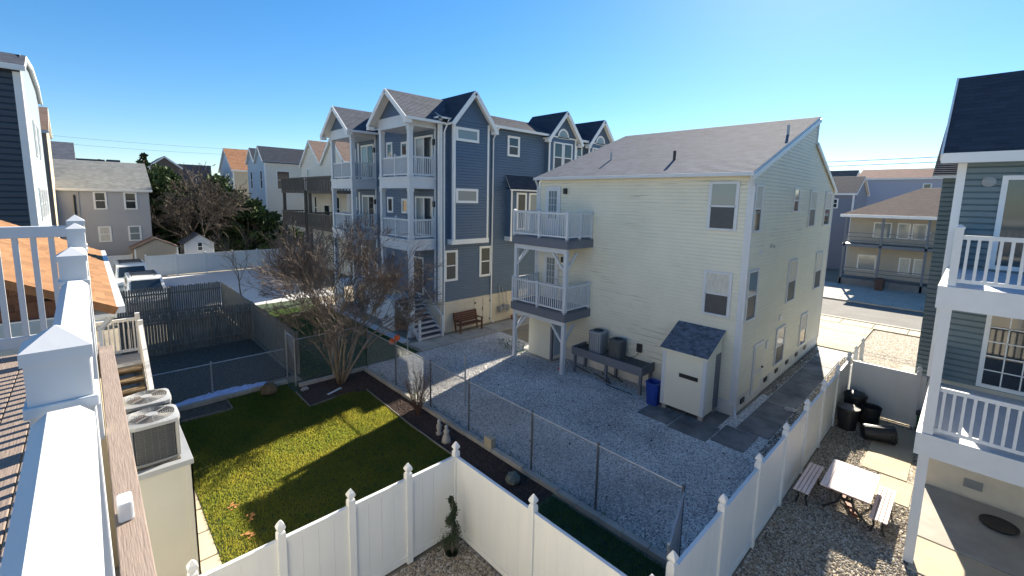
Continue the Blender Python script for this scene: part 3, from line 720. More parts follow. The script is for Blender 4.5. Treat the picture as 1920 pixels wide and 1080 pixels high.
# ================================================================== BLUE HOUSE
BX0, BX1, BY0, BY1 = 13.38, 33.0, 19.42, 29.75
bh = thing('blue_house', 'three storey slate blue twin house with white stacked porches', 'house', (BX0, BY0, 0))
FL = Face('-y', BY0); FF = Face('-x', BX0)
BZE, BZB = 11.42, 1.70
siding(MB(), FL, BZB, BZE, lambda z: (BX0, BX1), .15, .03, True).build('wall', NAVY, bh)
siding(MB(), FF, BZB, BZE, lambda z: (BY0, BY1), .15, .03, True).build('wall', NAVY, bh)
MB().face([(BX1,BY0,0),(BX1,BY1,0),(BX1,BY1,BZE),(BX1,BY0,BZE)]).face([(BX0,BY1,0),(BX1,BY1,0),(BX1,BY1,BZE),(BX0,BY1,BZE)]).build('wall', NAVY, bh)
k = MB(); FL.box(k, BX0, BX1, -.05, BZB, -.2, .012); FF.box(k, BY0, BY1, -.05, BZB, -.2, .012); k.build('foundation', STONEF, bh)
YM, ZRB = (BY0+BY1)/2, 12.55
roof_slope(bh, (BX0-.1,BY0-.35,BZE-.05), (BX1+.3,BY0-.35,BZE-.05), (BX1-2.0,BY0+2.6,ZRB), (BX0+.5,BY0+2.6,ZRB), ROOFD)
roof_slope(bh, (BX1+.3,BY1+.35,BZE-.05), (BX0-.1,BY1+.35,BZE-.05), (BX0+.5,BY1-2.6,ZRB), (BX1-2,BY1-2.6,ZRB), ROOFD)
roof_slope(bh, (BX0-.3,BY1+.35,BZE-.05), (BX0-.3,BY0-.35,BZE-.05), (BX0+.5,BY0+2.6,ZRB), (BX0+.5,BY1-2.6,ZRB), ROOFD)
roof_slope(bh, (BX1+.3,BY0-.35,BZE-.05), (BX1+.3,BY1+.35,BZE-.05), (BX1-2,BY1-2.6,ZRB), (BX1-2,BY0+2.6,ZRB), ROOFD)
MB().face([(BX0+.5,BY0+2.6,ZRB),(BX1-2,BY0+2.6,ZRB),(BX1-2,BY1-2.6,ZRB),(BX0+.5,BY1-2.6,ZRB)]).build('roof', ROOFD, bh)
gutter(bh, (16.7,BY0-.42,BZE-.1), (21.45,BY0-.42,BZE-.1), .13)
def gable_y(u0, u1, um, ze, zp, depth, out, m=NAVY, ov=.28, roofm=ROOFN, ret=((0,-1),(1,1))):
    """cross gable facing -y: triangle wall, two slopes, rake boards"""
    F = Face('-y', BY0-out)
    sl_ = (zp-ze)/(um-u0)
    siding(MB(), F, ze-.05, zp-.1, lambda z: (u0+max(0,(z-ze))/sl_, u1-max(0,(z-ze))/sl_), .115).build('gable_wall', m, bh)
    y0 = BY0-out-.32; y1 = BY0+depth
    roof_slope(bh, (u0-ov,y1,ze-ov*sl_), (u0-ov,y0,ze-ov*sl_), (um,y0,zp+.02), (um,y1,zp+.02), roofm, .1)
    roof_slope(bh, (u1+ov,y0,ze-ov*sl_), (u1+ov,y1,ze-ov*sl_), (um,y1,zp+.02), (um,y0,zp+.02), roofm, .1)
    k = MB()
    for e in (u0-ov, u1+ov): k.bar((e, y0-.02, ze-ov*sl_-.12), (um, y0-.02, zp-.1), .05, .22)
    k.build('rake_board', TRIM, bh)
    k = MB()
    for e, s in ((u0 if i_ == 0 else u1, s_) for i_, s_ in ret): k.box(e+s*.3-.14, e+s*.3+.14 , y0-.03, y0+.3, ze-ov*sl_-.3, ze-ov*sl_-.12)
    k.build('eave_return', TRIM, bh)
# projecting bay with gable
bo = .42
FBay = Face('-y', BY0-bo)
siding(MB(), FBay, 5.12, 11.45, lambda z: (13.95, 16.32), .15, .03, True).build('bay_wall', NAVY, bh)
MB().face([(13.95,BY0,5.0),(13.95,BY0-bo,5.0),(13.95,BY0-bo,11.45),(13.95,BY0,11.45)]).face([(16.32,BY0-bo,5.0),(16.32,BY0,5.0),(16.32,BY0,11.45),(16.32,BY0-bo,11.45)]).build('bay_wall', NAVY, bh)
k = MB(); k.box(13.85, 16.4, BY0-bo-.04, BY0+.02, 4.86, 5.12); k.build('bay_base', TRIM, bh)
k = MB(); FBay.box(k, 13.93, 14.05, 5.12, 11.3, 0, .05); FBay.box(k, 16.22, 16.34, 5.12, 11.3, 0, .05); k.box(13.915, 13.95, BY0-bo, BY0-bo+.1, 5.12, 11.3); k.build('corner_board', TRIM, bh)
gable_y(13.95, 16.32, 15.13, 11.45, 12.85, 2.5, bo, ret=((1,1),))
for q in ((854,237,897,269),(854,353,895,381)): window(FBay, bh, *FBay.px(*q), fw=.13, style='fix', g1=GLASSB)
# second and third gables
for u0,u1 in ((21.45,24.15),(25.6,28.25)):
    F2 = Face('-y', BY0-.3); um = (u0+u1)/2
    siding(MB(), F2, 1.7, 11.5, lambda z: (u0, u1), .115).build('bay_wall', NAVY, bh)
    MB().face([(u0,BY0,1.7),(u0,BY0-.3,1.7),(u0,BY0-.3,11.5),(u0,BY0,11.5)]).face([(u1,BY0-.3,1.7),(u1,BY0,1.7),(u1,BY0,11.5),(u1,BY0-.3,11.5)]).build('bay_wall', NAVY, bh)
    k = MB(); F2.box(k, u0-.02, u0+.12, 1.7, 11.4, 0, .03); F2.box(k, u1-.12, u1+.02, 1.7, 11.4, 0, .03); k.build('corner_board', TRIM, bh)
    gable_y(u0, u1, um, 11.5, 12.95, 2.5, .3)
    for a, b in ((um-.95, um-.02), (um+.02, um+.95)): window(F2, bh, a, b, 9.1, 11.0, fw=.09)
    # half round window
    k = MB(); n = 12; R_ = .55
    for j in range(n):
        a0, a1 = math.pi*j/n, math.pi*(j+1)/n
        P_ = [F2.p(um+math.cos(a)*r, 11.35+math.sin(a)*r, .045) for a, r in ((a0,R_-.12),(a0,R_),(a1,R_),(a1,R_-.12))]
        k.prism(P_, (0,.045,0))
    F2.box(k, um-R_, um+R_, 11.25, 11.35, 0, .05)
    fr = k.build('arched_window', TRIM, bh)
    k = MB(); k.prism([F2.p(um+math.cos(math.pi*j/n)*(R_-.12), 11.35+math.sin(math.pi*j/n)*(R_-.12), .02) for j in range(n+1)], (0,.015,0)); k.build('pane', GLASSB, fr)
gutter(bh, (24.2,BY0-.4,BZE-.1), (25.4,BY0-.4,BZE-.1), .13)
# windows of the long wall
for q in ((832,470,857,525),(898,462,920,516)): window(FL, bh, *FL.px(*q), fw=.12)
window(FL, bh, *FL.px(951,254,973,295), fw=.12)
window(FL, bh, 24.5, 25.2, 9.6, 11.0, fw=.1)
# box bay with small shed roof
FX = Face('-y', BY0-.5)
siding(MB(), FX, 5.1, 7.85, lambda z: (18.05, 20.5), .115).build('box_bay_wall', NAVY, bh)
MB().face([(18.05,BY0,5.),(18.05,BY0-.5,5.),(18.05,BY0-.5,7.9),(18.05,BY0,7.9)]).build('box_bay_wall', NAVY, bh)
roof_slope(bh, (17.75,BY0-.75,7.88), (20.8,BY0-.75,7.88), (20.55,BY0,8.75), (18.0,BY0,8.75), ROOFN, .08)
k = MB(); k.box(17.98, 20.58, BY0-.55, BY0, 4.85, 5.1); FX.box(k, 18.03, 18.14, 5.1, 7.8, 0, .03); k.build('box_bay_trim', TRIM, bh)
window(FX, bh, 18.45, 19.3, 5.5, 7.7, fw=.1); window(FX, bh, 19.5, 20.3, 5.5, 7.7, fw=.1, g1=GLASSB, g2=CURT)
downspout(bh, [(17.1,BY0-.42,BZE-.15),(16.95,BY0-.1,BZE-.75),(16.95,BY0-.07,.15),(17.0,BY0-.3,.06)])
downspout(bh, [(13.75,BY0-.32,BZE-.15),(13.6,BY0-.1,BZE-.75),(13.6,BY0-.07,.1)])
k = MB(); FL.box(k, BX0-.02, BX0+.14, BZB, BZE-.1, 0, .05); FF.box(k, BY0-.05, BY0+.12, BZB, BZE-.1, 0, .05); k.build('corner_board', TRIM, bh)
# cellar double door
k = MB(); FL.box(k, 15.72, 17.0, .02, 1.62, .012, .05); d = k.build('cellar_door', mat('beige_door', (.62,.56,.45), .7, var=.05), bh)
k = MB(); FL.box(k, 16.35, 16.37, .05, 1.6, .05, .056)
for a in (15.78, 16.9): 
    for z in (.25, 1.35): FL.box(k, a-.05, a+.05, z-.05, z+.05, .05, .07)
FL.box(k, 16.3, 16.33, .85, 1.05, .05, .08); k.build('hinge', DARKM, d)
# porches (two stacks)
PX0 = 11.78
def porch(ya, yb, front):
    for z0, z1 in ((4.58, 5.17), (7.76, 8.36)):
        k = MB(); k.box(PX0, BX0+.02, ya, yb, z0+.02, z1-.03); k.box(PX0-.04, BX0, ya-.04, yb+.04, z1-.11, z1-.01); k.box(PX0-.03, BX0, ya-.03, yb+.03, z0, z0+.08); k.build('porch_floor', WHITE, bh)
    k = MB(); k.box(PX0, BX0, ya, yb, 10.88, 11.4); k.box(PX0-.03, BX0, ya-.03, yb+.03, 10.82, 10.9); k.build('porch_beam', WHITE, bh)
    for z0, z1 in ((1.7 if True else 0, 4.58), (5.17, 7.76), (8.36, 10.82)):
        for y in (ya+.12, yb-.12): column(bh, PX0+.12, y, z0, z1, .22)
    for zf in (5.17, 8.36):
        railing(bh, (PX0+.1, ya+.24), (PX0+.1, yb-.24), zf, 1.02, .11, (.5,), pw=.08)
        railing(bh, (PX0+.24, ya+.1), (BX0-.03, ya+.1), zf, 1.02, .11, (.97,), pw=.08)
        railing(bh, (PX0+.24, yb-.1), (BX0-.03, yb-.1), zf, 1.02, .11, (), pw=.08)
    k = MB(); k.box(BX0-.07, BX0-.005, ya-.01, ya+.11, 1.7, 10.9); k.build('pilaster', WHITE, bh)
    # gable roof facing -x
    ym = (ya+yb)/2; e0, e1 = ya-.45, yb+.45; zp = 12.72; F = Face('-x', PX0+.05)
    s_ = (zp-11.4)/(ym-ya)
    siding(MB(), F, 11.38, zp-.08, lambda z: (ya+max(0,z-11.4)/s_, yb-max(0,z-11.4)/s_), .115).build('gable_wall', NAVY, bh)
    xe = PX0-.42; zl = 11.4-.45*s_+.12
    roof_slope(bh, (xe,e0,zl), (BX0+2.5,e0,zl), (BX0+2.5,ym,zp), (xe,ym,zp), ROOFD, .1)
    roof_slope(bh, (BX0+2.5,e1,zl), (xe,e1,zl), (xe,ym,zp), (BX0+2.5,ym,zp), ROOFD, .1)
    k = MB()
    for e in (e0, e1): k.bar((xe-.02,e,zl-.12), (xe-.02,ym,zp-.1), .05, .22)
    k.build('rake_board', TRIM, bh)
    k = MB(); k.box(xe-.03, xe+.3, e0-.05, e0+.25, zl-.28, zl-.1); k.box(xe-.03, xe+.3, e1-.25, e1+.05, zl-.28, zl-.1); k.build('eave_return', TRIM, bh)
    gutter(bh, (xe,e0-.05,zl-.05), (BX0-.1,e0-.05,zl-.05), .12)
    # doors and windows on the wall behind
    for zf in (5.17, 8.36):
        window(FF, bh, ya+.25, ya+2.0, zf+.05, zf+2.2, fw=.1, style='sl', name='sliding_door', g1=GLASSB, g2=GLASS)
        window(FF, bh, yb-.35, yb+.35, zf+1.2, zf+2.05, fw=.12, style='fix')
        k = MB(); FF.box(k, ya+2.35, ya+2.5, zf, zf+2.4, 0, .06); k.build('corner_board', TRIM, bh)
        k = MB(); FF.box(k, ya+.02, ya+.16, zf+1.65, zf+1.95, .0, .16); k.build('wall_lamp', DARKM, bh)
    window(FF, bh, ya+1.2, ya+2.3, 1.85, 4.0, fw=.1, style='fix', name='front_door', g1=mat('dark_door', (.03,.035,.04), .4))
    k = MB(); k.box(PX0+.02, BX0, ya+1.75, yb, 1.42, 1.7); k.box(PX0, PX0+.06, ya+1.75, yb, -.03, 1.42); k.build('porch_base', mat('white_skirting', (.68,.69,.70), .6, var=.06, vscale=2), bh)
    column(bh, PX0+.12, ya+.12, .0, 1.7, .24)
porch(19.72, 22.85, True); porch(26.3, 29.45, False)
k = MB(); k.box(PX0+.6, PX0+.66, 22.85, 26.3, -.03, 1.42); k.build('porch_base', bpy.data.materials['white_skirting'], bh)
window(FF, bh, 24.2, 24.9, 9.55, 10.5, fw=.12, style='fix'); window(FF, bh, 24.2, 24.9, 6.35, 7.3, fw=.12, style='fix')
# small rear dormers on the front slope
for y in (25.1,):
    k = MB(); k.prism([(BX0+.05,y-.75,11.9),(BX0+.05,y+.75,11.9),(BX0+.05,y,12.75)], (2.2,0,0)); k.build('dormer', NAVY, bh)
    roof_slope(bh, (BX0-.15,y-.95,11.72), (BX0+2.2,y-.95,11.72), (BX0+2.2,y,12.85), (BX0-.15,y,12.85), ROOFN, .08)
    roof_slope(bh, (BX0+2.2,y+.95,11.72), (BX0-.15,y+.95,11.72), (BX0-.15,y,12.85), (BX0+2.2,y,12.85), ROOFN, .08)
MB().tube([(17.2,21.2,12.2),(17.2,21.2,13.4)], .07, 8).build('vent_pipe', DARKM, bh)
# porch stairs: go up in +Y
sw = mat('blue_step', (.42,.46,.52), .7)
for i in range(9):
    MB().box(PX0+.1, BX0-.12, 19.05+i*.27, 19.05+(i+1)*.27+.03, .02+i*.19, .19+i*.19-.04).build('riser', WHITE, bh)
    MB().box(PX0+.08, BX0-.1, 19.02+i*.27, 19.05+(i+1)*.27+.02, .15+i*.19+.002, .19+i*.19).build('tread', mat('dark_tread', (.05,.06,.08), .7) if i == 0 else bpy.data.materials['dark_tread'], bh)
for xx in (BX0-.1, PX0+.1):
    MB().box(xx-.06, xx+.06, 18.98, 19.1, .0, 1.15).build('newel_post', WHITE, bh)
    if xx > 12.5: MB().bar((xx,19.04,1.05), (xx,21.4,2.75), .06, .07).build('handrail', WHITE, bh)
    MB().bar((xx,19.1,.1), (xx,21.4,1.75), .05, .22).build('stringer', WHITE, bh)
# bench and gas meters by the wall
b = thing('park_bench', 'red-brown wooden bench against the beige foundation of the blue house', 'bench', (14.95, 18.95, 0))
for j in range(4): MB().box(14.15, 15.75, 18.62+j*.12, 18.72+j*.12, .42, .455).build('seat_slat', BENCHW, b)
for j in range(5): MB().bar((14.15,19.12+j*.03,.55+j*.11), (15.75,19.12+j*.03,.55+j*.11), .03, .1).build('back_slat', BENCHW, b)
for x_ in (14.2, 15.7):
    MB().box(x_-.04, x_+.04, 18.62, 18.7, 0, .66).build('leg', BENCHW, b); MB().bar((x_,19.05,0), (x_,19.3,1.05), .07, .07).build('leg', BENCHW, b)
    MB().box(x_-.05, x_+.05, 18.6, 19.18, .66, .7).build('armrest', BENCHW, b)
g_ = thing('gas_meters', 'cluster of grey gas meters on pipes beside the blue house wall', 'gas meter', (17.9, 19.25, 0))
for j in range(3):
    MB().lathe((17.6+j*.3,19.2,.75+.08*(j%2)), [(.02,-.2),(.13,-.16),(.14,.12),(.05,.2)], 12).build('meter', ACG, g_)
    MB().tube([(17.6+j*.3,19.22,.9),(17.6+j*.3,19.3,1.2),(17.6+j*.3,19.36,2.2-.2*j)], .02, 6).build('pipe', METAL, g_)
MB().tube([(17.5,19.22,.5),(18.4,19.22,.5)], .025, 6).build('pipe', METAL, g_)
k = MB(); k.lathe((18.5,18.95,0), [(.16,0),(.2,.22),(.22,.24),(.2,.24),(.18,.1)], 14); tag(k.build('plant_pot', mat('terracotta', (.32,.10,.06), .8), loc=(18.5,18.95,0)), 'reddish pot on the ground beside the gas meters', 'pot')

# ================================================================== SAGE HOUSE (right)
RX, RY = 15.7, .42
rh = thing('sage_house', 'sage green house with white stacked balconies beside the picnic yard', 'house', (RX, RY, 0))
FR = Face('-x', RX)
siding(MB(), FR, 2.95, 8.5, lambda z: (-9, RY), .15, .036, True).build('wall', SAGE, rh)
k = MB(); FR.box(k, -9, RY-.2, -.05, 2.95, -.2, -.01); k.build('foundation', STONEF, rh)
MB().face([(RX,RY,2.6),(27,RY,2.6),(27,RY,8.5),(RX,RY,8.5)]).face([(RX+.3,RY-.3,0),(27,RY-.3,0),(27,RY-.3,2.6),(RX+.3,RY-.3,2.6)]).face([(27,RY,0),(27,-9,0),(27,-9,8.5),(27,RY,8.5)]).build('wall', SAGE, rh)
# set-back wing
FW2 = Face('-x', 20.0)
siding(MB(), FW2, .2, 8.3, lambda z: (RY, .86), .15, .036, True).build('wing_wall', SAGE, rh)
MB().face([(20,.86,0),(27,.86,0),(27,.86,8.3),(20,.86,8.3)]).build('wing_wall', SAGE, rh)
roof_slope(rh, (19.6,.45,8.35), (19.6,1.1,8.35), (23,1.1,10.3), (23,.45,10.3), ROOFN)
roof_slope(rh, (RX-.45,-9.4,8.62), (RX-.45,RY+.3,8.62), (RX+1.8,RY+.3,10.85), (RX+1.8,-9.4,10.85), ROOFN, .12)
roof_slope(rh, (27.4,RY+.3,8.62), (27.4,-9.4,8.62), (RX+1.8,-9.4,10.85), (RX+1.8,RY+.3,10.85), ROOFN, .12)
MB().face([(RX,RY+.02,8.4),(27,RY+.02,8.4),(RX+1.8,RY+.02,10.75)]).build('gable_wall', SAGE, rh)
k = MB(); k.box(RX-.47, RX-.4, -9.4, RY+.32, 8.42, 8.66); k.box(RX-.4, RX, -9.4, RY+.3, 8.45, 8.49); k.build('fascia', TRIM, rh)
k = MB(); k.bar((RX-.45,RY+.32,8.56), (RX+1.8,RY+.32,10.78), .04, .2); k.build('rake_board', TRIM, rh)
k = MB(); FR.box(k, RY-.14, RY+.02, 2.95, 8.44, 0, .06); k.build('corner_board', TRIM, rh)
window(FR, rh, -2.4, -.34, 5.9, 8.12, fw=.1, style='sl', name='sliding_door', g1=glass_mat('balcony_glass', (.05,.07,.07), .08), g2=glass_mat('balcony_glass_b', (.08,.10,.10), .1))
window(FR, rh, -2.5, -.45, 2.98, 4.95, fw=.09, style='gr', name='grid_window')
k = MB(); k.lathe((RX-.02,-.13,7.98), [(.02,-.12),(.12,-.05),(.13,.03),(.07,.1)], 14, axis='x'); k.build('wall_lamp', mat('round_lamp', (.35,.36,.36), .5), rh)
k = MB(); FR.box(k, -.86, -.52, .30, .52, .0, .03)
for j in range(5): FR.box(k, -.84, -.54, .32+j*.04, .34+j*.04, .03, .045)
k.build('vent', ACG, rh)
# balconies
BXF = 11.8
for zt, zb in ((5.84, 5.42), (2.84, 2.40)):
    k = MB(); k.box(BXF, RX, -9, .3, zt-.08, zt); fl = k.build('balcony_floor', mat('balcony_deck', (.55,.57,.62), .6, var=.05), rh) if zt > 4 else k.build('balcony_floor', bpy.data.materials['balcony_deck'], rh)
    k = MB(); k.box(BXF-.03, BXF+.05, -9, .36, zb, zt+.015); k.box(BXF+.05, RX, .3, .36, zb, zt+.015); k.build('balcony_beam', WHITE, rh)
    k = MB(); k.box(BXF+.3, RX-.02, -8.9, .25, zb+.05, zb+.07); k.build('balcony_ceiling', TRIM, rh)
    railing(rh, (BXF+.1, .18), (BXF+.1, -2.9), zt+.02, .98, .14, (0,), bw=.045, ph=1.1, pw=.12)
    if zt > 4: railing(rh, (BXF+.1, .18), (RX-.05, .18), zt+.02, .98, .14, (), bw=.04)
    else: railing(rh, (BXF+.3, .18), (RX-.05, .18), zt+.02, .98, .14, (), bw=.04)
for z0, z1 in ((.0, 2.40), (2.86, 5.42)):
    for y in (.2, -5):
        MB().box(BXF+.01, BXF+.17, y-.08, y+.08, z0, z1).build('post', WHITE, rh)
k = MB(); k.lathe((14.75,-1.15,.03), [(.05,.0),(.28,.0),(.33,.05),(.33,.07),(.27,.03),(.05,.02)], 24); o_ = k.build('rubber_tub', BLACKP, loc=(14.75,-1.15,.03)); tag(o_, 'black shallow round tub on the shaded patio', 'tub')

# ================================================================== FENCES
def gothic(m=None):
    k = MB(); k.box(-.062,.062,-.062,.062,0,.02); k.lathe((0,0,.02), [(.06,0),(.06,.03),(.035,.06),(.062,.10),(.066,.13),(.05,.17),(.012,.235),(.003,.24)], 4, 30)
    me = k.mesh('finial'); me.materials.append(WHITE2); return me
FIN = gothic()
PST = MB().box(-.062,.062,-.062,.062,0,1.92).mesh('post'); PST.materials.append(WHITE2)
def vinyl_fence(label, a, b, n, h=1.83, ends=(1,1), name='vinyl_fence', finial=True, m=None, skip_panels=()):
    m = m or WHITE2; t = thing(name, label, 'fence', (a[0], a[1], 0)); dx, dy = b[0]-a[0], b[1]-a[1]; L = math.hypot(dx, dy); ang = math.atan2(dy, dx)
    for i in range(n+1):
        if (i == 0 and not ends[0]) or (i == n and not ends[1]): continue
        x, y = a[0]+dx*i/n, a[1]+dy*i/n
        share(PST, 'post', t, (x, y, 0), (0,0,ang), (1,1,(h+.06)/1.92))
        if finial: share(FIN, 'finial', t, (x, y, h+.06), (0,0,ang))
        else: 
            k = MB().lathe((x,y,h+.06), [(.085,0),(.085,.02),(.01,.06)], 4, 20); k.build('finial', m, t)
    w = L/n-.12; k = MB()
    np_ = max(4, int(round(w/.28)))
    for j in range(np_):
        u0 = -w/2+w*j/np_; k.box(u0+.0012, u0+w/np_-.0012, -.018, .018, .12, h-.06)
    k.box(-w/2, w/2, -.012, .012, .12, h-.06)
    pm = k.mesh('panel'); pm.materials.append(m)
    r1 = MB().box(-w/2, w/2, -.032, .032, h-.12, h-.0).mesh('top_rail'); r1.materials.append(m)
    r2 = MB().box(-w/2, w/2, -.032, .032, .05, .17).mesh('bottom_rail'); r2.materials.append(m)
    for i in range(n):
        if i in skip_panels: continue
        c = (a[0]+dx*(i+.5)/n, a[1]+dy*(i+.5)/n, 0)
        share(pm, 'panel', t, c, (0,0,ang)); share(r1, 'top_rail', t, c, (0,0,ang)); share(r2, 'bottom_rail', t, c, (0,0,ang))
    return t
vinyl_fence('white vinyl fence with pointed finials between lawn and near gravel corner', (-.45,7.2), (5.37,7.2), 5)
vinyl_fence('white vinyl fence running from the topiary corner to the long fence', (5.37,7.2), (5.37,2.6), 2, ends=(0,1))
vinyl_fence('long white vinyl fence between grey gravel lot and picnic yard', (6.0,2.6), (19.5,2.6), 7)
t = vinyl_fence('white vinyl fence and gate closing the picnic yard towards the street', (19.55,2.55), (19.55,.72), 1, ends=(0,1))
vinyl_fence('short white vinyl fence panel joining the gate to the sage house', (19.55,.72), (19.55,-.9), 1, ends=(0,0))
# picket stub beyond the gate
t = thing('picket_fence', 'short white picket fence beyond the picnic yard gate', 'fence', (20.5, 2.6, 0))
for i in range(9):
    MB().box(20.0+i*.35, 20.1+i*.35, 2.58, 2.61, .08, 1.5-.06*i).build('picket', WHITE2, t)
MB().bar((19.9,2.63,.3), (23.0,2.63,.3), .04, .08).build('rail', WHITE2, t); MB().bar((19.9,2.63,1.2), (23.0,2.63,.8), .04, .08).build('rail', WHITE2, t)
for i in range(3): share(PST, 'post', t, (20.0+i*1.5, 2.68, 0), None, (1,1,.85)); share(FIN, 'finial', t, (20.0+i*1.5, 2.68, 1.63))
vinyl_fence('long white vinyl fence at the back of the far driveway', (3.4,48.7), (16.2,48.7), 6, finial=False)
vinyl_fence('white vinyl fence in front of the grey house', (-4.5,50.4), (2.6,50.4), 4, finial=False)

def chain_fence(label, pts, h, name='chain_link_fence', posts=None, mesh=True, pm=None):
    t = thing(name, label, 'fence', (pts[0][0], pts[0][1], 0))
    for i in range(len(pts)-1):
        a, b = pts[i], pts[i+1]; L = math.hypot(b[0]-a[0], b[1]-a[1]); ux, uy = (b[0]-a[0])/L, (b[1]-a[1])/L
        MB().tube([(a[0],a[1],h), (b[0],b[1],h)], .021, 6).build('top_rail', METAL, t)
        if mesh:
            k = MB(); s = .085; hh = h-.06; n = int((L+hh)/s)
            for d_, o_ in ((1,.004),(-1,-.004)):
                for j in range(n):
                    u0 = j*s - (hh if d_ > 0 else 0); u1 = u0+hh
                    za, zb = (.04, hh+.04) if d_ > 0 else (hh+.04, .04)
                    c0, c1 = max(u0,0), min(u1,L)
                    if c1-c0 < .02: continue
                    z0 = za+(zb-za)*(c0-u0)/(u1-u0); z1 = za+(zb-za)*(c1-u0)/(u1-u0)
                    p = Vector((a[0]+ux*c0-uy*o_, a[1]+uy*c0+ux*o_, z0)); q = Vector((a[0]+ux*c1-uy*o_, a[1]+uy*c1+ux*o_, z1))
                    k.tube([p, q], .0034, 3, False)
            w_ = k.build('wire_mesh', METAL, t); w_['kind'] = 'stuff'
    for x, y in (posts or pts):
        k = MB().tube([(x,y,-.02),(x,y,h+.03)], .03, 8); k.lathe((x,y,h+.03), [(.036,0),(.036,.03),(.012,.06)], 8); k.build('post', pm or METAL, t, smooth=False)
    return t
chain_fence('tall chain link fence along the kerb between lawn and grey gravel', [(8.22,3.45),(8.22,17.3)], 1.68, posts=[(8.22,y) for y in (3.45,5.5,7.62,10.35,12.5,14.9,17.3)], pm=DMETAL)
chain_fence('short chain link return beside the long white fence', [(6.62,2.95),(8.18,3.42)], 1.62, posts=[(6.62,2.95)])
chain_fence('chain link fence behind the bare crape myrtle', [(5.36,17.45),(8.2,17.45)], 1.85, posts=[(5.36,17.45),(6.8,17.45)])
chain_fence('narrow chain link gate between wood fence and crape myrtle', [(5.33,18.35),(5.33,17.5)], 1.95, name='chain_link_gate', posts=[(5.33,18.35)])
chain_fence('low chain link fence over the dark fenced yard', [(.6,18.55),(5.3,18.55)], 1.2, posts=[(.65,18.55),(2.85,18.55)])
t = chain_fence('lone chain link gate standing in the grey gravel', [(9.35,12.0),(9.95,13.1)], 1.75, name='chain_link_gate', posts=[(9.35,12.0)], mesh=False)
t = thing('ball_post', 'steel post with two orange balls in front of the porch stairs', 'post', (9.02, 16.31, 0))
MB().tube([(9.02,16.31,0),(9.02,16.31,1.35)], .03, 8).build('pole', METAL, t)
for dx, dz in ((-.13,1.28),(.04,1.45)): MB().lathe((9.02+dx,16.31-dx*.9,dz), [(.01,-.13),(.08,-.1),(.12,-.04),(.125,.02),(.09,.09),(.01,.13)], 14).build('ball', ORANGE, t, smooth=True)
t = thing('steel_post', 'plain thin steel post beside the post with orange balls', 'post', (9.45,16.1,0))
MB().tube([(9.45,16.1,0),(9.45,16.1,1.5)], .028, 8).build('pole', METAL, t); MB().tube([(9.45,16.1,1.45),(10.6,17.9,1.45)], .02, 6).build('rail', METAL, t)

def wood_fence(label, a, b, h, n):
    t = thing('wood_fence', label, 'fence', (a[0], a[1], 0)); dx, dy = b[0]-a[0], b[1]-a[1]; L = math.hypot(dx,dy); ux, uy = dx/L, dy/L
    for i in range(n):
        k = MB(); m_ = int(L/n/.105)
        for j in range(m_):
            u = L*i/n + (j+.5)*L/n/m_; x, y = a[0]+ux*u, a[1]+uy*u; hh = h+rnd.uniform(-.03,.03); w = .045
            p = [Vector((x-ux*w, y-uy*w, .03)), Vector((x+ux*w, y+uy*w, .03)), Vector((x+ux*w, y+uy*w, hh-.06)), Vector((x+ux*w*.4, y+uy*w*.4, hh)), Vector((x-ux*w*.4, y-uy*w*.4, hh)), Vector((x-ux*w, y-uy*w, hh-.06))]
            k.prism(p, (uy*.02, -ux*.02, 0))
        o = k.build('pickets', WOODG, t); o['kind'] = 'stuff'
        p0 = (a[0]+ux*L*i/n, a[1]+uy*L*i/n); p1 = (a[0]+ux*L*(i+1)/n, a[1]+uy*L*(i+1)/n)
        for z in (.35, h-.4): MB().bar((p0[0]+uy*.045,p0[1]-ux*.045,z), (p1[0]+uy*.045,p1[1]-ux*.045,z), .045, .09).build('rail', WOODG, t)
        MB().box(p0[0]-.05+uy*.09, p0[0]+.05+uy*.09, p0[1]-.05-ux*.09, p0[1]+.05-ux*.09, 0, h-.05).build('post', WOODG, t)
    return t
wood_fence('weathered grey picket fence dividing the dark fenced yard', (.7,24.9), (5.68,24.9), 1.86, 3)
wood_fence('weathered grey picket fence behind the parked van', (.6,32.2), (5.72,32.2), 1.86, 2)
wood_fence('weathered grey picket fence beside the front lawn of the blue house', (5.74,18.6), (5.74,32.2), 1.86, 6)

# ================================================================== OWN DECK (near left)
dk = thing('roof_deck', 'tan composite deck with thick white railing at the left edge', 'deck', (-1.5, 2, 5.75))
ZD = 5.75
for i in range(30):
    x1 = -.10-.146*i; MB().box(x1-.14, x1, -2.5, 6.05, ZD-.028, ZD).build('board', DECKC, dk, bevel=.004)
for a, b in ((-2.5, .75), (.752, 6.1)): MB().box(-.012, .10, a, b, ZD-.03, ZD+.0).build('fascia_cap', DECKC, dk, bevel=.004)
MB().box(.0, .075, -2.5, 6.1, ZD-.33, ZD-.032).build('fascia', DECKC, dk)
MB().box(-4.5, .0, 6.07, 6.42, ZD-.33, ZD-.03).build('fascia', DECKC, dk)
for y in (-2, .5, 3, 5.6): MB().box(-.3, -.14, y-.08, y+.08, 0, ZD-.04).build('support_post', WHITE, dk)
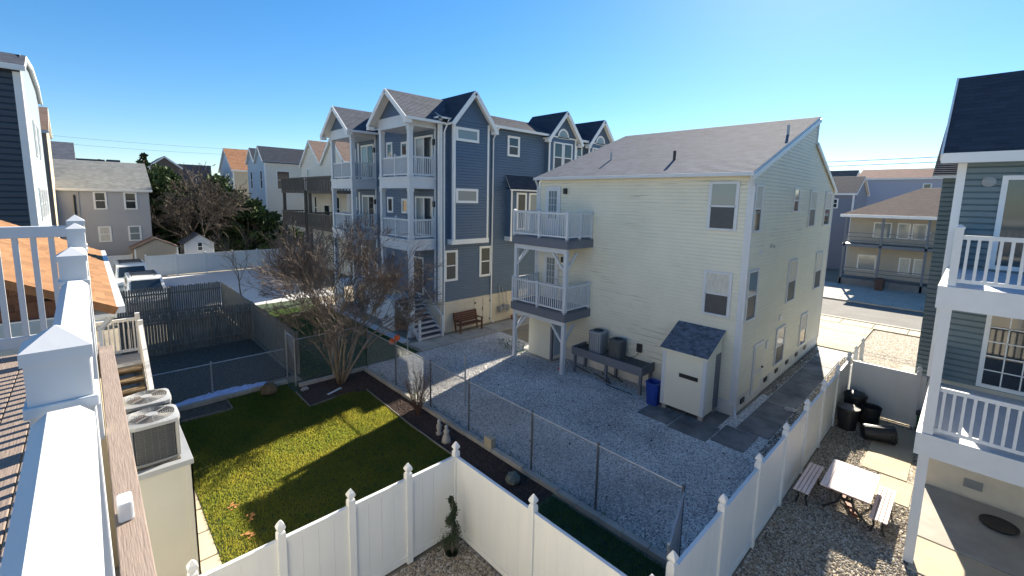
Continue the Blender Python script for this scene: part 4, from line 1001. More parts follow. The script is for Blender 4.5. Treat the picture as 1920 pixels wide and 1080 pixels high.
# rail profile
RXC, RZ = -.083, 6.78
prof = [(-.0595,-.075),(.0595,-.075),(.0595,-.028),(.032,0),(-.028,0),(-.0595,-.028)]
for a, b in ((-2.4, 1.60), (1.78, 3.78), (3.98, 5.82)):
    za = RZ+.008*(a-1.7); zb = RZ+.008*(b-1.7)
    k = MB(); A_ = [Vector((RXC+x, a, za+z)) for x, z in prof]; B_ = [Vector((RXC+x, b, zb+z)) for x, z in prof]; n = len(prof)
    for i in range(n): k.face([A_[i], A_[(i+1)%n], B_[(i+1)%n], B_[i]])
    k.face(list(reversed(A_))); k.face(B_); k.build('top_rail', WHITE, dk, bevel=.004)
    MB().box(RXC-.045, RXC+.045, a, b, za-.13, za-.0755).build('rail_web', WHITE, dk)
    MB().box(RXC-.03, RXC+.04, a, b, ZD+.08, ZD+.15).build('bottom_rail', WHITE, dk, bevel=.006)
    n = int((b-a)/.115); me = bal_mesh(.80, .036)
    for i in range(1, n): share(me, 'baluster', dk, (RXC, a+(b-a)*i/n, ZD+.15))
for y in (.62, 2.75): MB().box(.0, .06, y-.055, y+.055, ZD+.001, ZD+.10).build('support_block', WHITE, dk, bevel=.01)
for y, zc, pk in ((1.69,6.93,.05),(3.88,6.94,.05),(5.9,6.98,.05),(6.36,7.03,.06)):
    k = MB(); k.box(RXC-.063, RXC+.063, y-.063, y+.063, ZD-.03, zc); k.build('post', WHITE, dk, bevel=.004)
    k = MB(); k.box(RXC-.072, RXC+.072, y-.072, y+.072, RZ-.02, RZ+.012); k.build('post_collar', WHITE, dk, bevel=.004)
    k = MB(); k.lathe((RXC,y,zc-.03), [(.097,0),(.097,.035),(.004,.035+pk)], 4); k.build('post_cap', WHITE, dk)
# far end railing along X
MB().bar((RXC-.06,6.36,6.93), (-4.5,6.36,6.93), .09, .11).build('top_rail', WHITE, dk, bevel=.006)
MB().bar((RXC-.06,6.36,5.85), (-4.5,6.36,5.85), .06, .11).build('bottom_rail', WHITE, dk, bevel=.006)
me = bal_mesh(.98, .042)
for i in range(34): share(me, 'baluster', dk, (-.27-.122*i, 6.36, 5.90))
# wall of the house under the deck
hw = thing('deck_house', 'beige clapboard wall of the house below the tan deck', 'house', (-.5, 3, 0))
siding(MB(), Face('+x', -.42), 0, 5.4, lambda z: (-2.5, 9.5), .12).build('wall', OFFW, hw)
MB().face([(-.45,9.5,0),(-5,9.5,0),(-5,9.5,5.4),(-.45,9.5,5.4)]).build('wall', OFFW, hw)

# cabinet with two condensers, stairs
cb = thing('equipment_cabinet', 'beige clapboard cabinet carrying two air conditioners beside the lawn', 'cabinet', (.66, 10.7, 0))
x0,x1,y0,y1,zt = .20, 1.06, 9.7, 11.75, 2.4
siding(MB(), Face('-y', y0), .02, zt-.12, lambda z: (x0,x1), .125).build('front_wall', CABW, cb)
siding(MB(), Face('+x', x1), .02, zt-.12, lambda z: (y0,y1), .125).build('side_wall', CABW, cb)
MB().box(x0+.01, x1-.01, y0+.01, y1, .02, zt-.13).build('core', CABW, cb)
k = MB(); k.box(x1-.09, x1+.03, y0-.03, y0+.002, .02, zt-.1); k.box(x1+.002, x1+.03, y0-.03, y0+.1, .02, zt-.1); k.build('corner_board', CABW, cb)
k = MB(); k.box(x0-.03, x1+.05, y0-.05, y1+.03, zt-.1, zt); k.build('top_frame', ACL, cb, bevel=.008)
k = MB(); k.box(x0-.02, x1-.12, y0+.1, y1, zt+.001, zt+.02); k.build('mat', SOIL, cb)
def condenser(label, x, y, z, w, h):
    a = thing('condenser', label, 'air conditioner', (x, y, z))
    def ring(zz, r): return (r, zz)
    MB().lathe((x,y,z), [(w*.49,.0),(w*.5,.04),(w*.5,.05)], 32, 6).build('base_pan', ACG, a)
    MB().lathe((x,y,z+.05), [(w*.47,0),(w*.47,h-.13)], 32, 6).build('coil', ACD, a)
    k = MB()
    for j in range(4):
        an = math.pi/4+j*math.pi/2; c = (2**(-1/6))*w*.49*1.0
        cx = math.copysign(c, math.cos(an)); cy = math.copysign(c, math.sin(an)); k.tube([(x+cx,y+cy,z+.04),(x+cx,y+cy,z+h-.08)], .035, 8)
    k.build('corner_post', ACG, a)
    k = MB(); R_ = w*.485
    for i in range(1, 14):
        zz = z+.05+(h-.13)*i/14
        k.tube([(x+R_*math.cos(q)*(abs(math.cos(q))**6+abs(math.sin(q))**6)**(-1/6), y+R_*math.sin(q)*(abs(math.cos(q))**6+abs(math.sin(q))**6)**(-1/6), zz) for q in [2*math.pi*m_/28 for m_ in range(29)]], .003, 3, False)
    for m_ in range(24):
        q = 2*math.pi*(m_+.5)/24; r_ = R_*(abs(math.cos(q))**6+abs(math.sin(q))**6)**(-1/6)
        k.tube([(x+r_*math.cos(q),y+r_*math.sin(q),z+.05),(x+r_*math.cos(q),y+r_*math.sin(q),z+h-.08)], .003, 3, False)
    k.build('wire_guard', DMETAL, a)
    # top with round opening
    k = MB(); n = 32; top = []; inn = []
    for j in range(n):
        q = 2*math.pi*j/n; m_ = (abs(math.cos(q))**6+abs(math.sin(q))**6)**(-1/6)*w*.52
        top.append((x+math.cos(q)*m_, y+math.sin(q)*m_)); inn.append((x+math.cos(q)*w*.455, y+math.sin(q)*w*.455))
    for j in range(n):
        j2 = (j+1)%n
        k.face([(*top[j],z+h-.03),(*top[j2],z+h-.03),(*inn[j2],z+h),(*inn[j],z+h)])
        k.face([(*top[j],z+h-.09),(*top[j2],z+h-.09),(*top[j2],z+h-.03),(*top[j],z+h-.03)])
        k.face([(*inn[j],z+h),(*inn[j2],z+h),(*inn[j2],z+h-.08),(*inn[j],z+h-.08)])
    t = k.build('lid', ACL, a)
    k = MB()
    for r_ in [w*.45*i/10 for i in range(1,11)]: k.tube([(x+math.cos(q*math.pi/12)*r_, y+math.sin(q*math.pi/12)*r_, z+h+.012) for q in range(25)], .0035, 4, False)
    for q in range(8): k.tube([(x,y,z+h+.008),(x+math.cos(q*math.pi/4)*w*.45,y+math.sin(q*math.pi/4)*w*.45,z+h+.008)], .004, 4, False)
    k.lathe((x,y,z+h), [(.09,0),(.09,.02)], 12); k.build('fan_guard', ACL, t)
    k = MB()
    for q in range(3):
        a0 = q*2*math.pi/3; P_ = [(x+math.cos(a0)*.06,y+math.sin(a0)*.06,z+h-.06),(x+math.cos(a0-.1)*w*.37,y+math.sin(a0-.1)*w*.37,z+h-.04),(x+math.cos(a0+.9)*w*.37,y+math.sin(a0+.9)*w*.37,z+h-.09),(x+math.cos(a0+.9)*.06,y+math.sin(a0+.9)*.06,z+h-.08)]; k.face(P_)
    k.lathe((x,y,z+h-.1), [(w*.46,-.03),(w*.46,-.028)], 20); k.build('fan', mat('fan_dark', (.085,.06,.055), .6) if 'fan_dark' not in bpy.data.materials else bpy.data.materials['fan_dark'], t)
    return a
condenser('nearer grey air conditioner with fan on top of the beige cabinet', .60, 10.22, 2.42, .76, .80)
condenser('farther grey air conditioner behind its twin on the beige cabinet', .60, 11.22, 2.42, .74, .80)
st = thing('wood_stairs', 'brown wooden stairs with white rail behind the air conditioners', 'stairs', (.45, 14, 0))
nS = 11
for i in range(nS):
    y = 14.5-i*.26; z = 2.9-i*.185
    MB().box(.0, .74, y-.14, y-.005, z-.04, z).build('tread_board', WOODB, st); MB().box(.0, .74, y-.275, y-.145, z-.042, z-.002).build('tread_board', WOODB, st)
    if z > .3: MB().box(.0, .74, y-.005, y+.012, z-.2, z-.042).build('riser', WOODD, st)
MB().box(-.1, .78, 14.51, 15.6, 2.85, 2.92).build('landing', mat('grey_landing', (.26,.27,.28), .8, var=.2, vscale=5, stretch=(1,7,1)), st)
MB().bar((.80,14.55,2.83), (.80,11.7,.82), .05, .28).build('stringer', WHITE, st)
MB().bar((.80,14.6,3.92), (.80,11.8,1.92), .09, .09).build('handrail', WHITE, st)
MB().bar((.80,14.6,3.08), (.80,11.8,1.08), .06, .07).build('bottom_rail', WHITE, st)
for i in range(22):
    y = 14.5-i*.125; z = 3.0-(14.6-y)*.714; share(bal_mesh(.8), 'baluster', st, (.80, y, z+.05))
for y, zt_ in ((14.6, 4.05), (15.55, 4.05)): MB().box(.75, .85, y-.05, y+.05, 2.5, zt_).build('newel_post', WHITE, st)
railing(st, (-.1,15.55), (.8,15.55), 2.93, 1.0, .1, (), bw=.03)
for x_ in (.02, .76): MB().box(x_-.05, x_+.05, 15.0, 15.1, 0, 2.85).build('support_post', WOODG, st)

# ================================================================== LEFT HOUSES
# low house with orange hip roof
oh = thing('orange_roof_house', 'low house with sunlit orange shingle roof and shingled gable beside the deck', 'house', (-3, 15, 0))
ex_, ey, ez = .27, 10.6, 5.25; rx, rz, fy = -3.2, 6.98, 21.0
k = MB(); k.box(-6.6, -.04, 10.95, 20.6, 0, 5.12); k.build('wall', TANS, oh)
roof_slope(oh, (ex_,fy,ez), (ex_,ey,ez), (rx,ey,rz), (rx,fy,rz), ROOFO, .1)
roof_slope(oh, (2*rx-ex_,ey,ez), (2*rx-ex_,fy,ez), (rx,fy,rz), (rx,ey,rz), ROOFO, .1)
sl_ = (rz-ez)/(ex_-rx)
base = MB().face([(-.02,10.93,5.13),(rx,10.93,rz-.12),(2*rx+.02,10.93,5.13)]).build('gable_wall', mat('wall_felt', (.03,.022,.018), .95), oh)
sm_ = MB().box(-.118,.118,-.02,.0,0,.155).mesh('shingle'); sm_.materials.append(SHINGB); cnt = 0; far = MB()
for row in range(13):
    zz = 5.15+row*.13; xr = .0-max(0,(zz-.02-5.13)/sl_); x_ = xr-(.0 if row % 2 else .12)
    while x_ > 2*rx-xr:
        if x_ > -3.9 and cnt < 300: share(sm_, 'shingle', base, (x_-.12,10.925+rnd.uniform(-.006,0),zz), (.06,0,0)); cnt += 1
        else: far.face([(x_-.238,10.905,zz),(x_-.002,10.905,zz),(x_-.002,10.92,zz+.15),(x_-.238,10.92,zz+.15)])
        x_ -= .24
o = far.build('shingles', SHINGB, base); o['kind'] = 'stuff'
k = MB(); k.box(2*rx, ex_, 10.86, 10.95, 5.0, 5.14); k.build('frieze', TRIM, oh)
MB().bar((ex_,ey-.02,ez-.06), (rx,ey-.02,rz-.06), .04, .14).build('rake_board', SHING, oh)
gutter(oh, (ex_+.06,fy,ez-.05), (ex_+.06,ey-.02,ez-.05), .12, WHITE)
k = MB(); k.box(-.04, ex_, ey, fy, ez-.16, ez-.1); k.build('soffit', TRIM, oh)
downspout(oh, [(ex_-.02,ey+.1,ez-.12),(.02,10.9,ez-.45),(.02,10.9,.1)], WHITE)

def win_row(F, parent, lst, **kw):
    for u0,u1,z0,z1 in lst: window(F, parent, u0, u1, z0, z1, **kw)
# tall navy house
nh = thing('navy_house', 'tall dark navy house whose sunlit gable wall faces the yards', 'house', (-1.8, 33, 0))
FN = Face('-y', 33.0); FG = Face('+x', -1.8)
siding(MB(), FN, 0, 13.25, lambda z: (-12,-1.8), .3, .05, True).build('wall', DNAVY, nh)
siding(MB(), FG, 0, 14.1, lambda z: (33.0+max(0,z-13.3)*1.6, 45-max(0,z-13.3)*1.6), .16).build('wall', mat('sunlit_navy_siding', (.30,.36,.40), .5, var=.05, vscale=.5), nh)  # gable siding coloured pale: its sunlight is painted into the navy
for y0_, y1_, z0_, z1_ in ((32.6,34.4,13.25,14.05),(34.4,39,14.05,14.4)):
    roof_slope(nh, (-12,y0_,z0_), (-1.6,y0_,z0_), (-1.6,y1_,z1_), (-12,y1_,z1_), ROOFD, .12)
    roof_slope(nh, (-1.6,78-y0_,z0_), (-12,78-y0_,z0_), (-12,78-y1_,z1_), (-1.6,78-y1_,z1_), ROOFD, .12)
    k = MB(); k.bar((-1.62,y0_,z0_-.12),(-1.62,y1_,z1_-.12),.08,.22); k.bar((-1.62,78-y0_,z0_-.12),(-1.62,78-y1_,z1_-.12),.08,.22); k.build('rake_board', TRIM, nh)
MB().box(-12,-1.58,32.55,32.62,12.98,13.2).build('fascia', TRIM, nh)
k = MB(); FN.box(k, -2.05, -1.78, 0, 12.95, 0, .08); FG.box(k, 32.98, 33.4, 0, 12.95, 0, .04); k.build('corner_board', TRIM, nh)
for y in (37.5, 40.5): window(FG, nh, y, y+1.0, 9.2, 11.2, fw=.12)
for y in (36,38,40,42): window(FG, nh, y, y+.9, 5.6, 7.4, fw=.12)
MB().face([(-12,33,0),(-12,45,0),(-12,45,13.2),(-12,33,13.2)]).face([(-12,45,0),(-1.8,45,0),(-1.8,45,13.2),(-12,45,13.2)]).build('wall', DNAVY, nh)
# narrow tan house behind it
th_ = thing('tan_house', 'narrow tan house with reddish roof showing behind the navy house', 'house', (-1.75, 48, 0))
siding(MB(), Face('-y', 48.), 0, 11.6, lambda z: (-8,-1.66), .16).build('wall', mat('taupe_siding', (.34,.26,.21), .6, var=.05), th_)
siding(MB(), Face('+x', -1.66), 0, 11.6, lambda z: (48,53), .16).build('wall', TANS, th_)
roof_slope(th_, (-8,47.7,11.6), (-1.5,47.7,11.6), (-1.5,50.5,13.6), (-8,50.5,13.6), ROOFB, .2)
roof_slope(th_, (-1.5,53.3,11.6), (-8,53.3,11.6), (-8,50.5,13.6), (-1.5,50.5,13.6), ROOFB, .2)
MB().face([(-1.66,48,11.6),(-1.66,53,11.6),(-1.66,50.5,13.5)]).build('gable_wall', TANS, th_)

def house(name, label, x0, x1, y0, y1, ze, zr, ridge, wm, rm, wins_w=(), wins_s=(), ex=.2, split=1, wm2=None, zb=0, fw=.1, g=None):
    """plain gabled house; ridge 'x' or 'y' ; west wall faces -x, south wall faces -y"""
    h = thing(name, label, 'house', (x0, y0, 0)); A = Face('-x', x0); B = Face('-y', y0); wm2 = wm2 or wm; ov = .25
    MB().face([(x1,y0,0),(x1,y1,0),(x1,y1,ze),(x1,y0,ze)]).face([(x0,y1,0),(x1,y1,0),(x1,y1,ze),(x0,y1,ze)]).build('wall', wm2, h)
    if ridge == 'x':     # gable(s) on the -x wall
        n = split; w = (y1-y0)/n
        siding(MB(), A, zb, ze, lambda z: (y0,y1), ex).build('wall', wm, h); siding(MB(), B, zb, ze, lambda z: (x0,x1), ex).build('wall', wm2, h)
        for i in range(n):
            a, b = y0+w*i, y0+w*(i+1); m_ = (a+b)/2; s_ = (zr-ze)/(w/2)
            siding(MB(), A, ze, zr-.02, lambda z: (a+(z-ze)/s_, b-(z-ze)/s_), ex).build('gable_wall', wm, h)
            MB().face([(x1,a,ze),(x1,b,ze),(x1,m_,zr)]).build('gable_wall', wm, h)
            e = ov if n == 1 else .02
            roof_slope(h, (x0-ov,a-e,ze-e*s_+.03), (x1+ov,a-e,ze-e*s_+.03), (x1+ov,m_,zr+.03), (x0-ov,m_,zr+.03), rm, .15, ex=.2)
            roof_slope(h, (x1+ov,b+e,ze-e*s_+.03), (x0-ov,b+e,ze-e*s_+.03), (x0-ov,m_,zr+.03), (x1+ov,m_,zr+.03), rm, .15, ex=.2)
            k = MB(); k.bar((x0-ov,a-e,ze-e*s_-.1),(x0-ov,m_,zr-.1),.05,.2); k.bar((x0-ov,b+e,ze-e*s_-.1),(x0-ov,m_,zr-.1),.05,.2); k.build('rake_board', TRIM, h)
        gutter(h, (x0-ov,y0-ov-.03,ze-.12), (x1+ov,y0-ov-.03,ze-.12), .14, g)
    else:                # eaves on the -x wall or roof facing -y when ridge along x handled above
        m_ = (x0+x1)/2; s_ = (zr-ze)/((x1-x0)/2)
        siding(MB(), A, zb, ze, lambda z: (y0,y1), ex).build('wall', wm, h)
        siding(MB(), B, zb, zr-.02, lambda z: (x0+max(0,z-ze)/s_, x1-max(0,z-ze)/s_), ex).build('wall', wm2, h)
        MB().face([(x0,y1,ze),(x1,y1,ze),(m_,y1,zr)]).build('gable_wall', wm, h)
        roof_slope(h, (x0-ov,y0-ov,ze-ov*s_+.03), (x0-ov,y1+ov,ze-ov*s_+.03), (m_,y1+ov,zr+.03), (m_,y0-ov,zr+.03), rm, .15, ex=.2)
        roof_slope(h, (x1+ov,y1+ov,ze-ov*s_+.03), (x1+ov,y0-ov,ze-ov*s_+.03), (m_,y0-ov,zr+.03), (m_,y1+ov,zr+.03), rm, .15, ex=.2)
        k = MB(); k.bar((x0-ov,y0-ov,ze-ov*s_-.1),(m_,y0-ov,zr-.1),.05,.2); k.bar((x1+ov,y0-ov,ze-ov*s_-.1),(m_,y0-ov,zr-.1),.05,.2); k.build('rake_board', TRIM, h)
        gutter(h, (x0-ov-.03,y0-ov,ze-ov*s_-.1), (x0-ov-.03,y1+ov,ze-ov*s_-.1), .14, g)
    k = MB(); A.box(k, y0-.02, y0+.14, zb, ze-.1, 0, .03); B.box(k, x0-.02, x0+.14, zb, ze-.1, 0, .03); k.build('corner_board', TRIM, h)
    for q in wins_w: window(A, h, *q[:4], fw=fw, g2=GLASS)
    for q in wins_s: window(B, h, *q[:4], **dict(dict(fw=fw, g2=GLASS), **(q[4] if len(q) > 4 else {})))
    return h
gh = house('grey_house', 'two storey pale grey house with four rear windows behind the yards', -4.5, 4.25, 52, 61, 7.5, 9.95, 'x', GREYS, ROOFL,
      (), ((.55,1.4,5.7,7.2),(2.5,3.4,5.7,7.2),(.65,1.5,2.9,4.25,dict(g1=CURT,g2=CURT)),(2.6,3.5,2.9,4.25,dict(g1=GLASSB,g2=GLASSB))))
MB().tube([(-.6,51.93,3.5),(-.6,51.93,6.9)], .07, 6).build('drain_pipe', DARKM, gh)
MB().tube([(-.35,51.93,3.0),(-.35,51.93,7.3)], .03, 6).build('drain_pipe', METAL, gh)
MB().box(1.2,1.45,59,60.5,9.5,10.3).build('chimney', DARKM, gh)
house('dormer_house', 'small dark house with white trim peeking above the grey roof', -3.6, -.6, 63, 70, 10.3, 12.2, 'x', DNAVY, ROOFD, (), ((-2.4,-1.2,8.6,10.0),))
# low flat roofs on the skyline
for i, (px0, px1, py, Y, zz) in enumerate(((133,196,296,80,.9),(200,225,299,90,.7),(310,395,306,85,3.0))):
    a = gy(px0, py, Y); b = gy(px1, py, Y)
    t = thing('rooftop', ['long dark flat roof on the skyline above the grey house','short grey flat roof on the skyline above the grey house','dark ridge roof on the skyline behind the evergreen trees'][i], 'roof', (a.x, Y, 0))
    k = MB(); k.box(a.x, b.x, Y, Y+8, a.z-zz, a.z); k.build('roof', ROOFD, t); k = MB(); k.box(a.x+.2, b.x-.2, Y+.2, Y+7.8, 0, a.z-zz); k.build('wall', GREYS, t)
house('brown_gable_house', 'dark brown gable roof showing behind the evergreen trees', 7.0, 10.6, 82, 90, 11.0, 12.4, 'y', mat('brown_siding', (.12,.09,.07), .7), ROOFB)
house('orange_gable_house', 'tan house with orange gable roof beside the evergreen trees', 17.4, 32, 82.5, 91.6, 11.05, 14.6, 'x', PALEB, shingle_mat('far_orange_shingles', (.33,.165,.09)), ((84.7,85.8,8.2,10.5),(86.3,87.4,8.2,10.5)), ((20.3,21.8,7.2,10.0),(25,26.5,7.2,10.0)), wm2=TANS)  # -x wall coloured pale blue to paint shade on tan siding
house('twin_gable_house', 'pale yellow house with grey roof and twin gables coloured blue for shade', 16.8, 30, 63, 71, 11.4, 13.4, 'x', PALEB, ROOFN, ((64.0,65.0,7.9,10.3),(68.6,69.6,7.9,10.3),(64,65,3.2,5.6)), ((18.1,19.8,7.9,10.3),(23.4,25.2,3.0,5.6)), split=2, wm2=OFFW, g=DNAVY)  # pale blue on the -x wall is shade put into the colour
dh_ = house('deck_house', 'white twin gabled house with stacked dark wooden decks', 17.0, 27, 39.0, 50.3, 10.3, 12.75, 'x', OFFW, ROOFB, ((48.0,48.7,8.0,10.0),(46.2,46.9,4.9,7.2),(40.6,41.4,4.9,7.2),(43,44.4,4.0,6.4)), (), split=2)
for z in (7.7, 4.6):
    for ya, yb, xa in ((41.6,47.9,14.2),(35.4,41.0,14.2)):
        MB().box(xa, 17.0, ya, yb, z-.25, z).build('deck', WOODD, dh_)
        for p0, p1 in (((xa,ya),(xa,yb)),((xa,ya),(17,ya)),((xa,yb),(17,yb))):
            MB().bar((*p0,z+1.1),(*p1,z+1.1),.14,.1).build('top_rail', WOODD, dh_)
            L_ = math.hypot(p1[0]-p0[0],p1[1]-p0[1]); n = int(L_/.24); k = MB()
            for i in range(n): t_ = (i+.5)/n; w_ = .05; k.box(p0[0]+(p1[0]-p0[0])*t_-w_*.5, p0[0]+(p1[0]-p0[0])*t_+w_*.5, p0[1]+(p1[1]-p0[1])*t_-w_, p0[1]+(p1[1]-p0[1])*t_+w_, z-.2, z+1.06)
            o = k.build('balusters', WOODD, dh_); o['kind'] = 'stuff'
for ya in (35.6, 40.8, 41.8, 47.7): MB().box(14.25, 14.5, ya-.12, ya+.12, 0, 7.5).build('post', WOODD, dh_)
house('white_gable_house', 'white gabled house seen through the far porch of the blue house', 26, 36, 56, 63, 11.6, 14.2, 'x', OFFW, ROOFB, ((58,59,9,11),), ((28,29,7,9),))
# sheds
def shed(name, label, x0, x1, y0, y1, ze, zr, wm, rm, win=None):
    t = thing(name, label, 'shed', (x0, y0, 0)); F = Face('-y', y0); m_ = (x0+x1)/2; s_ = (zr-ze)/(m_-x0)
    siding(MB(), F, 0, zr-.02, lambda z: (x0+max(0,z-ze)/s_, x1-max(0,z-ze)/s_), .15).build('front_wall', wm, t)
    MB().box(x0+.01, x1-.01, y0+.01, y1, 0, ze).build('wall', wm, t)
    roof_slope(t, (x0-.2,y0-.2,ze-.2*s_), (x0-.2,y1,ze-.2*s_), (m_,y1,zr+.03), (m_,y0-.2,zr+.03), rm, .08, trimmat=WOODD)
    roof_slope(t, (x1+.2,y1,ze-.2*s_), (x1+.2,y0-.2,ze-.2*s_), (m_,y0-.2,zr+.03), (m_,y1,zr+.03), rm, .08, trimmat=WOODD)
    if win: window(F, t, *win, fw=.06)
    k = MB(); F.box(k, x0-.01, x0+.1, 0, ze, 0, .02); F.box(k, x1-.1, x1+.01, 0, ze, 0, .02); k.build('corner_board', TRIM, t)
shed('garden_shed', 'tan garden shed with dark gable roof behind the white fence', 2.75, 5.75, 49.3, 52.0, 2.5, 3.25, mat('tan_panel', (.42,.35,.27), .7), ROOFB)
shed('garden_shed', 'small white garden shed with one dark window by the evergreen trees', 6.3, 8.6, 50.0, 52.5, 2.7, 3.5, mat('white_panel', (.62,.62,.64), .6), ROOFD, (7.25,7.75,1.9,2.7))

# parked vans on the far driveway
def van(label, x, y, L_=4.9, w=1.95, h=2.05):
    t = thing('parked_van', label, 'van', (x, y, 0)); body = mat('van_white', (.60,.60,.58), .3) if 'van_white' not in bpy.data.materials else bpy.data.materials['van_white']
    # side profile along Y (nose towards -Y)
    pr = [(0,.35),(0,.85),(.15,1.02),(1.0,1.18),(1.75,h-.08),(2.2,h),(L_-.35,h),(L_-.05,1.5),(L_,.9),(L_,.35)]
    k = MB(); hw = w/2
    inner = [(p[0], p[1], hw-(.16 if p[1] > 1.25 else .0)) for p in pr]; n = len(inner)
    A_ = [Vector((x-q[2], y+q[0], q[1])) for q in inner]; B_ = [Vector((x+q[2], y+q[0], q[1])) for q in inner]
    k.face(A_); k.face(list(reversed(B_)))
    for i in range(n): k.face([A_[i], B_[i], B_[(i+1)%n], A_[(i+1)%n]])
    bo_ = k.build('body', body, t, bevel=.05)
    k = MB(); k.face([Vector((x-hw+.2,y+1.08,1.24)),Vector((x+hw-.2,y+1.08,1.24)),Vector((x+hw-.28,y+1.68,h-.16)),Vector((x-hw+.28,y+1.68,h-.16))]); k2 = k.build('windscreen', GLASS, t); k2.location.z += .02; k2.location.y -= .02
    for s in (-1, 1):
        for a, b in ((1.95,2.9),(3.0,3.9),(4.0,4.55)):
            k = MB(); k.prism([(x+s*(hw-.06),y+a,1.3),(x+s*(hw-.06),y+b,1.3),(x+s*(hw-.14),y+b-.05,h-.22),(x+s*(hw-.14),y+a+.1,h-.22)], (s*.025,0,0)); k.build('side_window', GLASS, t)
        for yy in (.95, L_-1.05):
            k = MB(); k.lathe((x+s*(hw-.1),y+yy,.34), [(.2,-.11),(.33,-.1),(.34,0),(.33,.1),(.2,.11)], 18, axis='x'); wv = k.build('wheel', BLACKP, t)
            k = MB(); k.lathe((x+s*(hw+.012),y+yy,.34), [(.19,-.01),(.19,.01)], 14, axis='x'); k.build('rim', METAL, wv)
        k = MB(); k.box(x+s*.75-.14, x+s*.75+.14, y-.02, y+.05, .72, .86); k.build('headlight', GLASSB, t)
        k = MB(); k.bar((x+s*.62,y+2.2,h+.07),(x+s*.62,y+4.4,h+.07),.04,.04); k.build('roof_rail', DARKM, t)
    for j in range(6): MB().bar((x-.62,y+2.4+j*.35,h+.09),(x+.62,y+2.4+j*.35,h+.09),.06,.03).build('roof_bar', DARKM, t)
van('pale van with roof bars parked nearest behind the wooden picket fence', 2.35, 33.4)
van('second pale van with roof bars parked behind the first', 2.1, 40.2)

# ================================================================== ACROSS THE STREET
xh = thing('street_house', 'beige two storey house with brown hip roof and grey balconies across the street', 'house', (53.2, -2, 0))
XW = 53.2; FX2 = Face('-x', XW)
siding(MB(), FX2, .2, 6.45, lambda z: (-6.5, 8.3), .2).build('wall', mat('beige_siding', (.40,.36,.29), .6, var=.04), xh)
MB().face([(XW,8.3,0),(62,8.3,0),(62,8.3,6.4),(XW,8.3,6.4)]).face([(62,8.3,0),(62,-6.5,0),(62,-6.5,6.4),(62,8.3,6.4)]).face([(XW,-6.5,0),(62,-6.5,0),(62,-6.5,6.4),(XW,-6.5,6.4)]).build('wall', bpy.data.materials['beige_siding'], xh)
E_ = (50.9, 62.5, -6.9, 8.75, 6.5); R0, R1 = (56.7, 3.7, 9.1), (56.7, -2.0, 9.1)
roof_slope(xh, (E_[0],E_[2],6.5), (E_[0],E_[3],6.5), R0, R1, ROOFB, .14)
roof_slope(xh, (E_[0],E_[3],6.5), (E_[1],E_[3],6.5), R0, R0, ROOFB, .14)
roof_slope(xh, (E_[1],E_[2],6.5), (E_[0],E_[2],6.5), R1, R1, ROOFB, .14)
roof_slope(xh, (E_[1],E_[3],6.5), (E_[1],E_[2],6.5), R1, R0, ROOFB, .14)
MB().box(50.8, 50.95, -6.9, 8.75, 6.3, 6.55).build('gutter', TRIM, xh)
GRB = mat('grey_balcony', (.13,.15,.18), .6)
MB().box(51.0, XW, -6.6, 8.4, 3.6, 3.85).build('balcony_floor', GRB, xh); MB().box(51.0, XW, -6.6, 8.4, .02, .62).build('porch_base', mat('porch_stone', (.16,.16,.16), .8, var=.2), xh)
for y in (8.25, 5.6, 2.6, -.4, -3.4, -6.4):
    MB().box(51.0, 51.16, y-.08, y+.08, .0, 6.35).build('post', GRB, xh)
for zf in (.62, 3.87):
    for z in (.3, .65, 1.0): MB().bar((51.08,-6.5,zf+z),(51.08,8.3,zf+z),.05,.07).build('rail', GRB, xh)
for y0_, y1_, st_ in ((5.6,6.9,'fix'),(3.2,4.2,'fix'),(4.3,5.2,'fix'),(-.9,1.6,'sl')):
    window(FX2, xh, y0_-.4, y1_-.4, 4.4 if st_ == 'fix' else 3.95, 5.85, fw=.09, style=st_, g1=GLASSB, g2=GLASS)
for y0_, y1_ in ((6.0,7.4),(3.6,4.4),(2.7,3.4),(-.6,1.2)):
    window(FX2, xh, y0_, y1_, 1.3, 2.75, fw=.09, style='fix', g1=CURT if y1_ < 5 else GLASSB)
k = MB(); k.lathe((XW-.2,2.6,5.1), [(.01,-.14),(.14,-.05),(.14,.05),(.01,.14)], 12); k.build('wall_lamp', WHITE, xh)
k = MB(); k.lathe((49.8,5.2,.03), [(.3,0),(.36,.9),(.4,.92),(.38,1.0),(.1,1.1)], 14, 6); tag(k.build('trash_can', mat('brown_plastic', (.06,.035,.03), .6), loc=(49.8,5.2,.03)), 'dark brown trash can in front of the house across the street', 'trash can')
house('slate_house', 'slate blue house with dark roof and one small square window across the street', 62, 70, 9.6, 17, 8.8, 10.75, 'y', mat('dusty_blue_siding', (.17,.19,.24), .6), ROOFN, ((11.0,11.9,7.0,8.1),), ())
house('lilac_house', 'pale lilac house with red-brown roof far across the street', 82, 92, .5, 12.5, 11.3, 12.8, 'y', mat('lilac_siding', (.34,.35,.42), .6), shingle_mat('maroon_shingles', (.16,.08,.075)), ((1.2,2.0,8.5,11),(4.5,5.4,8,10.5)), ())
house('pale_turret_house', 'small pale blue house between slate and lilac houses', 78, 84, 12.8, 16.2, 9.0, 11.2, 'y', PALEB, ROOFD, ((13.2,14.0,7.4,8.6),(14.6,15.4,7.4,8.6)), ())
house('cream_gable_house', 'tiny cream gable house left of the lilac house', 90, 97, 14.5, 18.5, 11.0, 13.2, 'y', OFFW, ROOFB, ((15.4,16.6,9.0,10.6),), ())
